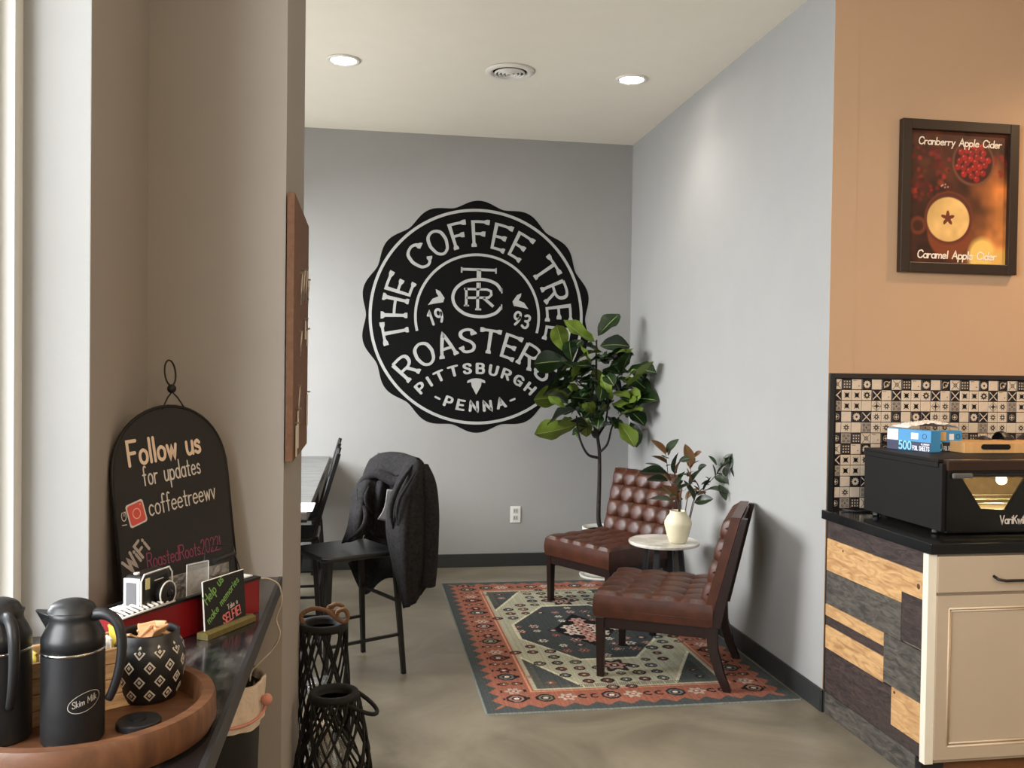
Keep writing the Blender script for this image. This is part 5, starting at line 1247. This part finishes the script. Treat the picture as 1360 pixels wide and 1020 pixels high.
KN = mat('wood_knot', (84,50,28), .6)
for (y_, z_, r_) in ((3.058,.735,.011),(3.60,.758,.005),(3.20,.285,.006)):
    q = MB(); q.T = Matrix.Translation((2.0495,y_,z_)) @ Matrix.Rotation(-PI/2, 4, 'Y'); q.lathe([(r_,-.003),(r_*.95,.0005),(.0005,.0008)], 14); q.build('knot', KN, pl)
B(2.045, 3.012, .0, 2.065, 3.05, .098).build('dark_block', BLKMET, pl)
B(2.0655, 3.02, .0, 2.14, YE-.02, .0985).build('side_base', BLACKT, pl)

# ------------------------------------------------------------------ oven
OX0, OX1, OY0, OY1, OZ0, OZ1 = 2.155, 3.02, 3.075, 3.62, .935, 1.195
ov = thing('convection_oven', 'black countertop convection oven with a lit glass door', 'oven', (2.58, 3.35, CT+.001))
OB = mat('oven_black', (19,17,16), .6, spec=.25); OG = mat('oven_gloss', (10,9,9), .08, coat=.5)
MB().box(OX0, OY0+.045, OZ0, OX0+.012, OY1, OZ1).build('side_wall', OB, ov, bevel=.002)
MB().box(OX1-.012, OY0+.045, OZ0, OX1, OY1, OZ1).build('side_wall', OB, ov, bevel=.002)
MB().box(OX0-.004, OY0+.03, OZ1, OX1+.004, OY1, OZ1+.012).box(OX0-.005, OY0+.03, OZ1-.020, OX0-.0005, OY1, OZ1).build('top_cover', OB, ov, bevel=.002)
MB().box(OX0+.012, OY1-.012, OZ0, OX1-.012, OY1, OZ1).build('rear_wall', OB, ov)
MB().box(OX0+.012, OY0+.045, OZ0, OX1-.012, OY1-.012, OZ0+.03).build('oven_floor', mat('oven_floor_steel', (196,182,148), .5, metal=.1), ov)
for y_ in (3.25, 3.50):
    MB().lathe([(.0035,0),(.003,.0012),(.0005,.0016)], 10).build('screw', CHR, ov).matrix_local = Matrix.Translation(Vector((OX0-.005,y_,OZ1-.010))-Vector(ov['_off'])) @ Matrix.Rotation(-PI/2,4,'Y')
for x_, y_ in ((OX0+.03,3.16),(OX0+.03,3.57),(OX1-.03,3.16),(OX1-.03,3.57)):
    MB().lathe([(.014,0),(.016,.004),(.014,OZ0-CT-.001)], 16, (x_,y_,CT+.001)).build('foot', BLKMET, ov)
# interior box
MB().box(OX0+.10, OY0+.06, OZ0+.031, OX0+.104, OY1-.02, OZ1-.01).box(OX1-.104, OY0+.06, OZ0+.031, OX1-.10, OY1-.02, OZ1-.01).box(OX0+.10, OY1-.03, OZ0+.031, OX1-.10, OY1-.02, OZ1-.01).build('oven_lining', mat('oven_lining', (104,88,60), .5, metal=.3, vary=.2, scale=30), ov)
# front: gloss frame with a hole shaped like an inverted trapezoid
FY0 = OY0
def fp(px, py): p = at(px, py, y=FY0); return (p.x, p.z)
a_, b_, c_, d_ = fp(1277,634), fp(1303,676), fp(1336,677), fp(1362,634)
tx0, tx1, tz0, tz1 = OX0+.016, OX1-.012, OZ0-.004, OZ1-.030
q = MB()
def fpoly(P):
    q.prism(P, lambda u, v: (u, FY0+.012, v), lambda u, v: (u, FY0, v))
midx = (a_[0]+d_[0])/2
fpoly([(tx0,tz0),(b_[0],tz0),b_,a_,(a_[0],tz1),(tx0,tz1)]); fpoly([(b_[0],tz0),(c_[0],tz0),c_,b_]); fpoly([(c_[0],tz0),(tx1,tz0),(tx1,tz1),(d_[0],tz1),d_,c_])
fpoly([a_,d_,(d_[0],tz1),(a_[0],tz1)]); q.build('door_frame', OG, ov)
MB().add([(a_[0],FY0+.006,a_[1]),(b_[0],FY0+.006,b_[1]),(c_[0],FY0+.006,c_[1]),(d_[0],FY0+.006,d_[1])], [(0,1,2,3)]).build('door_glass', mat('smoked_glass', (240,225,190), .03, alpha=.06), ov)
MB().box(OX0, FY0+.012, OZ0-.002, OX0+.028, FY0+.046, OZ1-.002).build('corner_post', OB, ov, bevel=.003)
MB().box(OX0+.016, FY0-.004, OZ1-.030, OX1, FY0+.05, OZ1+.012).build('top_rail', mat('brown_gloss', (50,34,26), .2), ov, bevel=.006)
MB().box(OX0+.03, FY0-.016, OZ1-.058, OX0+.115, FY0-.001, OZ1-.036).build('door_handle', mat('handle_grey', (84,84,82), .35), ov, bevel=.007)
MB().box(OX0+.115, FY0-.010, OZ1-.052, OX1-.03, FY0-.001, OZ1-.040).build('handle_bar', BLKMET, ov, bevel=.003)
for k in range(3): MB().tube([(OX0+.105,OY0+.1+.12*k,OZ0+.09),(OX1-.105,OY0+.1+.12*k,OZ0+.09)], .003, 6).build('rack_wire', CHR, ov)
lp = at(1330,637,y=3.25)
q = MB(); q.lathe([(.02*math.sin(a), -.02*math.cos(a)) for a in np.linspace(.01,PI-.01,10)], 16, tuple(lp)); q.build('lamp', mat('oven_lamp', (255,230,170), .4, emit=(255,226,160), es=30), ov, smooth=True)
pl_ = bpy.data.lights.new('oven_lamp_light','POINT'); pl_.energy = 16.0; pl_.color = (1,.78,.45); pl_.shadow_soft_size = .02
po = bpy.data.objects.new('oven_lamp_light', pl_); COL.objects.link(po); po.location = (lp.x+.0, 3.20, lp.z)
q = MB(); vx = at(1328,694,y=FY0); strokes(q, 'VariKwik', .17, lambda a, b: (vx.x+a*.030, FY0-.0012, vx.z-.004+b*.030), gap=.14); q.build('brand_lettering', mat('brand_silver', (200,190,178), .4), ov)
o = MB().tube([(2.10,3.70,.922),(2.14,3.66,.920),(2.20,3.655,.920),(2.26,3.66,.921)], .005, 8).build('power_cable', BLKMET, None, smooth=True); tag(o, 'black power cable behind the oven on the black worktop', 'cable')

# ---- things on top of the oven
OT = OZ1+.013
BLU = mat('box_blue', (58,138,190), .45); NAV = mat('box_navy', (24,28,66), .45); WHT = mat('box_white', (226,226,230), .5); DKB = mat('box_black', (24,24,28), .45)
def foil_box(p0, p1, h, depth, label, dark=False):
    a = at(*p0, z=OT); b = at(*p1, z=OT); d = b-a; L_ = d.length; rz = math.atan2(d.y, d.x)
    t = thing('foil_sheet_box', label, 'box', (a.x, a.y, OT), rz, local=True)
    B(0,0,0,L_,depth,h).build('carton', BLU, t, bevel=.001)
    B(.0005,-.0006,.001,L_-.0005,-.0001,h*.44).build('lower_band', DKB if dark else NAV, t)
    if not dark: B(.001,-.0006,h*.46,L_*.26,-.0001,h-.002).build('white_panel', WHT, t)
    else: B(L_*.03,-.0006,h*.52,L_*.46,-.0001,h-.004).build('tan_panel', mat('box_tan', (206,170,120), .5), t)
    B(L_*.56,-.0008,h*.56,L_*.72,-.0001,h*.86).build('logo_patch', WHT, t)
    fit = lambda s_, w_, g_, sp: w_/(text_width(s_, g_, sp))
    k5 = fit('500', L_*.27, .2, .3); q = MB(); strokes(q, '500', .18, lambda u, v: (L_*(.29 if not dark else .05)+u*k5, -.0012, h*.05+v*h*.38), gap=.2); q.build('lettering', mat('print_sky', (120,200,236), .5), t)
    k6 = fit('FOIL SHEETS', L_*.37, .2, .3); k7 = fit('ALUMINUM', L_*.18, .2, .3)
    q = MB(); strokes(q, 'FOIL SHEETS', .2, lambda u, v: (L_*(.60 if not dark else .38)+u*k6, -.0012, h*.05+v*h*.19), gap=.2, space=.3)
    strokes(q, 'ALUMINUM', .22, lambda u, v: (L_*(.79 if not dark else .60)+u*k7, -.0012, h*.31+v*h*.07), gap=.2, space=.3); q.build('lettering', WHT, t)
    q = MB(); ribbon(q, [(L_*.86+.010*math.cos(a_), h*.72+.010*math.sin(a_)) for a_ in np.linspace(0,2*PI,20)], .0012, lambda u, v: (u,-.0012,v)); q.build('seal_print', NAV, t)
    return t
foil_box((1178,595), (1236,601), .088, .06, 'blue and white carton of foil sheets, the left one on the oven')
foil_box((1238.5,599.5), (1277,599), .085, .06, 'darker blue carton of foil sheets, the right one on the oven', True)
def foilsheet():
    c = at(1228,566,z=OT+.095)
    def fn(u, v):
        x = c.x-.11+.25*u; y = c.y-.045+.13*v; e = (math.sin(PI*u)*math.sin(PI*(.15+.85*v)))**.7
        return (x, y, OT+.0895+.026*e+.007*random.random()*(e > .05))
    q = MB(); q.grid(26, 14, fn); o = q.build('foil_sheet', mat('crumpled_foil', (236,234,230), .35, metal=.15), None, solid=.001); tag(o, 'crumpled silver foil sheet lying on the foil cartons', 'foil')
foilsheet()
wb0 = at(1277,602,z=OT); 
t = thing('wooden_tray_board', 'light wooden board with black slot handle on the oven', 'board', (wb0.x+.01, wb0.y, OT))
B(wb0.x+.012, wb0.y, OT, wb0.x+.52, wb0.y+.16, OT+.044).build('board_body', mat('bamboo', (206,160,104), .45, vary=.1, scale=6, stretch=(8,1,1)), t, bevel=.002)
hs = MB(); cx_ = wb0.x+.155
hs.prism([(cx_-.055+.012*math.cos(a), OT+.026+.011*math.sin(a)) for a in np.linspace(PI/2,1.5*PI,8)]+[(cx_+.055+.012*math.cos(a), OT+.026+.011*math.sin(a)) for a in np.linspace(-PI/2,PI/2,8)],
         lambda u, v: (u, wb0.y-.0005, v), lambda u, v: (u, wb0.y-.003, v)); hs.build('slot_handle', BLKMET, t, fix=True)
for k, (px, w_, h_, lb) in enumerate(((1320,.13,.055,'black folded cloth bundle behind the wooden board'),(1352,.16,.075,'black plastic appliance behind the wooden board'))):
    p = at(px, 585, y=3.48); t = thing('black_bundle' if k == 0 else 'black_appliance', lb, 'bundle' if k == 0 else 'appliance', (p.x, 3.50, OT))
    q = MB(); n = 6
    def fn(u, v, p=p, w_=w_, h_=h_):
        a = PI*v; return (p.x+w_*(u-.5), 3.50-.05*math.cos(a), OT+.001+h_*math.sin(a)*(.8+.25*math.sin(u*7+k)))
    q.grid(14, 8, fn); q.build('bundle_body' if k == 0 else 'housing', DKB, t, solid=.004)
GROUPS = {'ceiling_downlight': 'recessed ceiling lights', 'slipper_chair': 'brown leather armless chairs', 'counter_stool': 'black counter stools at the grey table',
          'wicker_lantern': 'black wicker lanterns by the pillar', 'pillar_candle': 'candles in the wicker lanterns', 'thermal_pitcher': 'black thermal pitchers on the tray', 'foil_sheet_box': 'foil sheet cartons on the oven'}
for o in list(bpy.data.objects):
    if '_off' in o: del o['_off']
    k = o.name.split('.')[0]
    if o.parent is None and k in GROUPS: o['group'] = GROUPS[k]
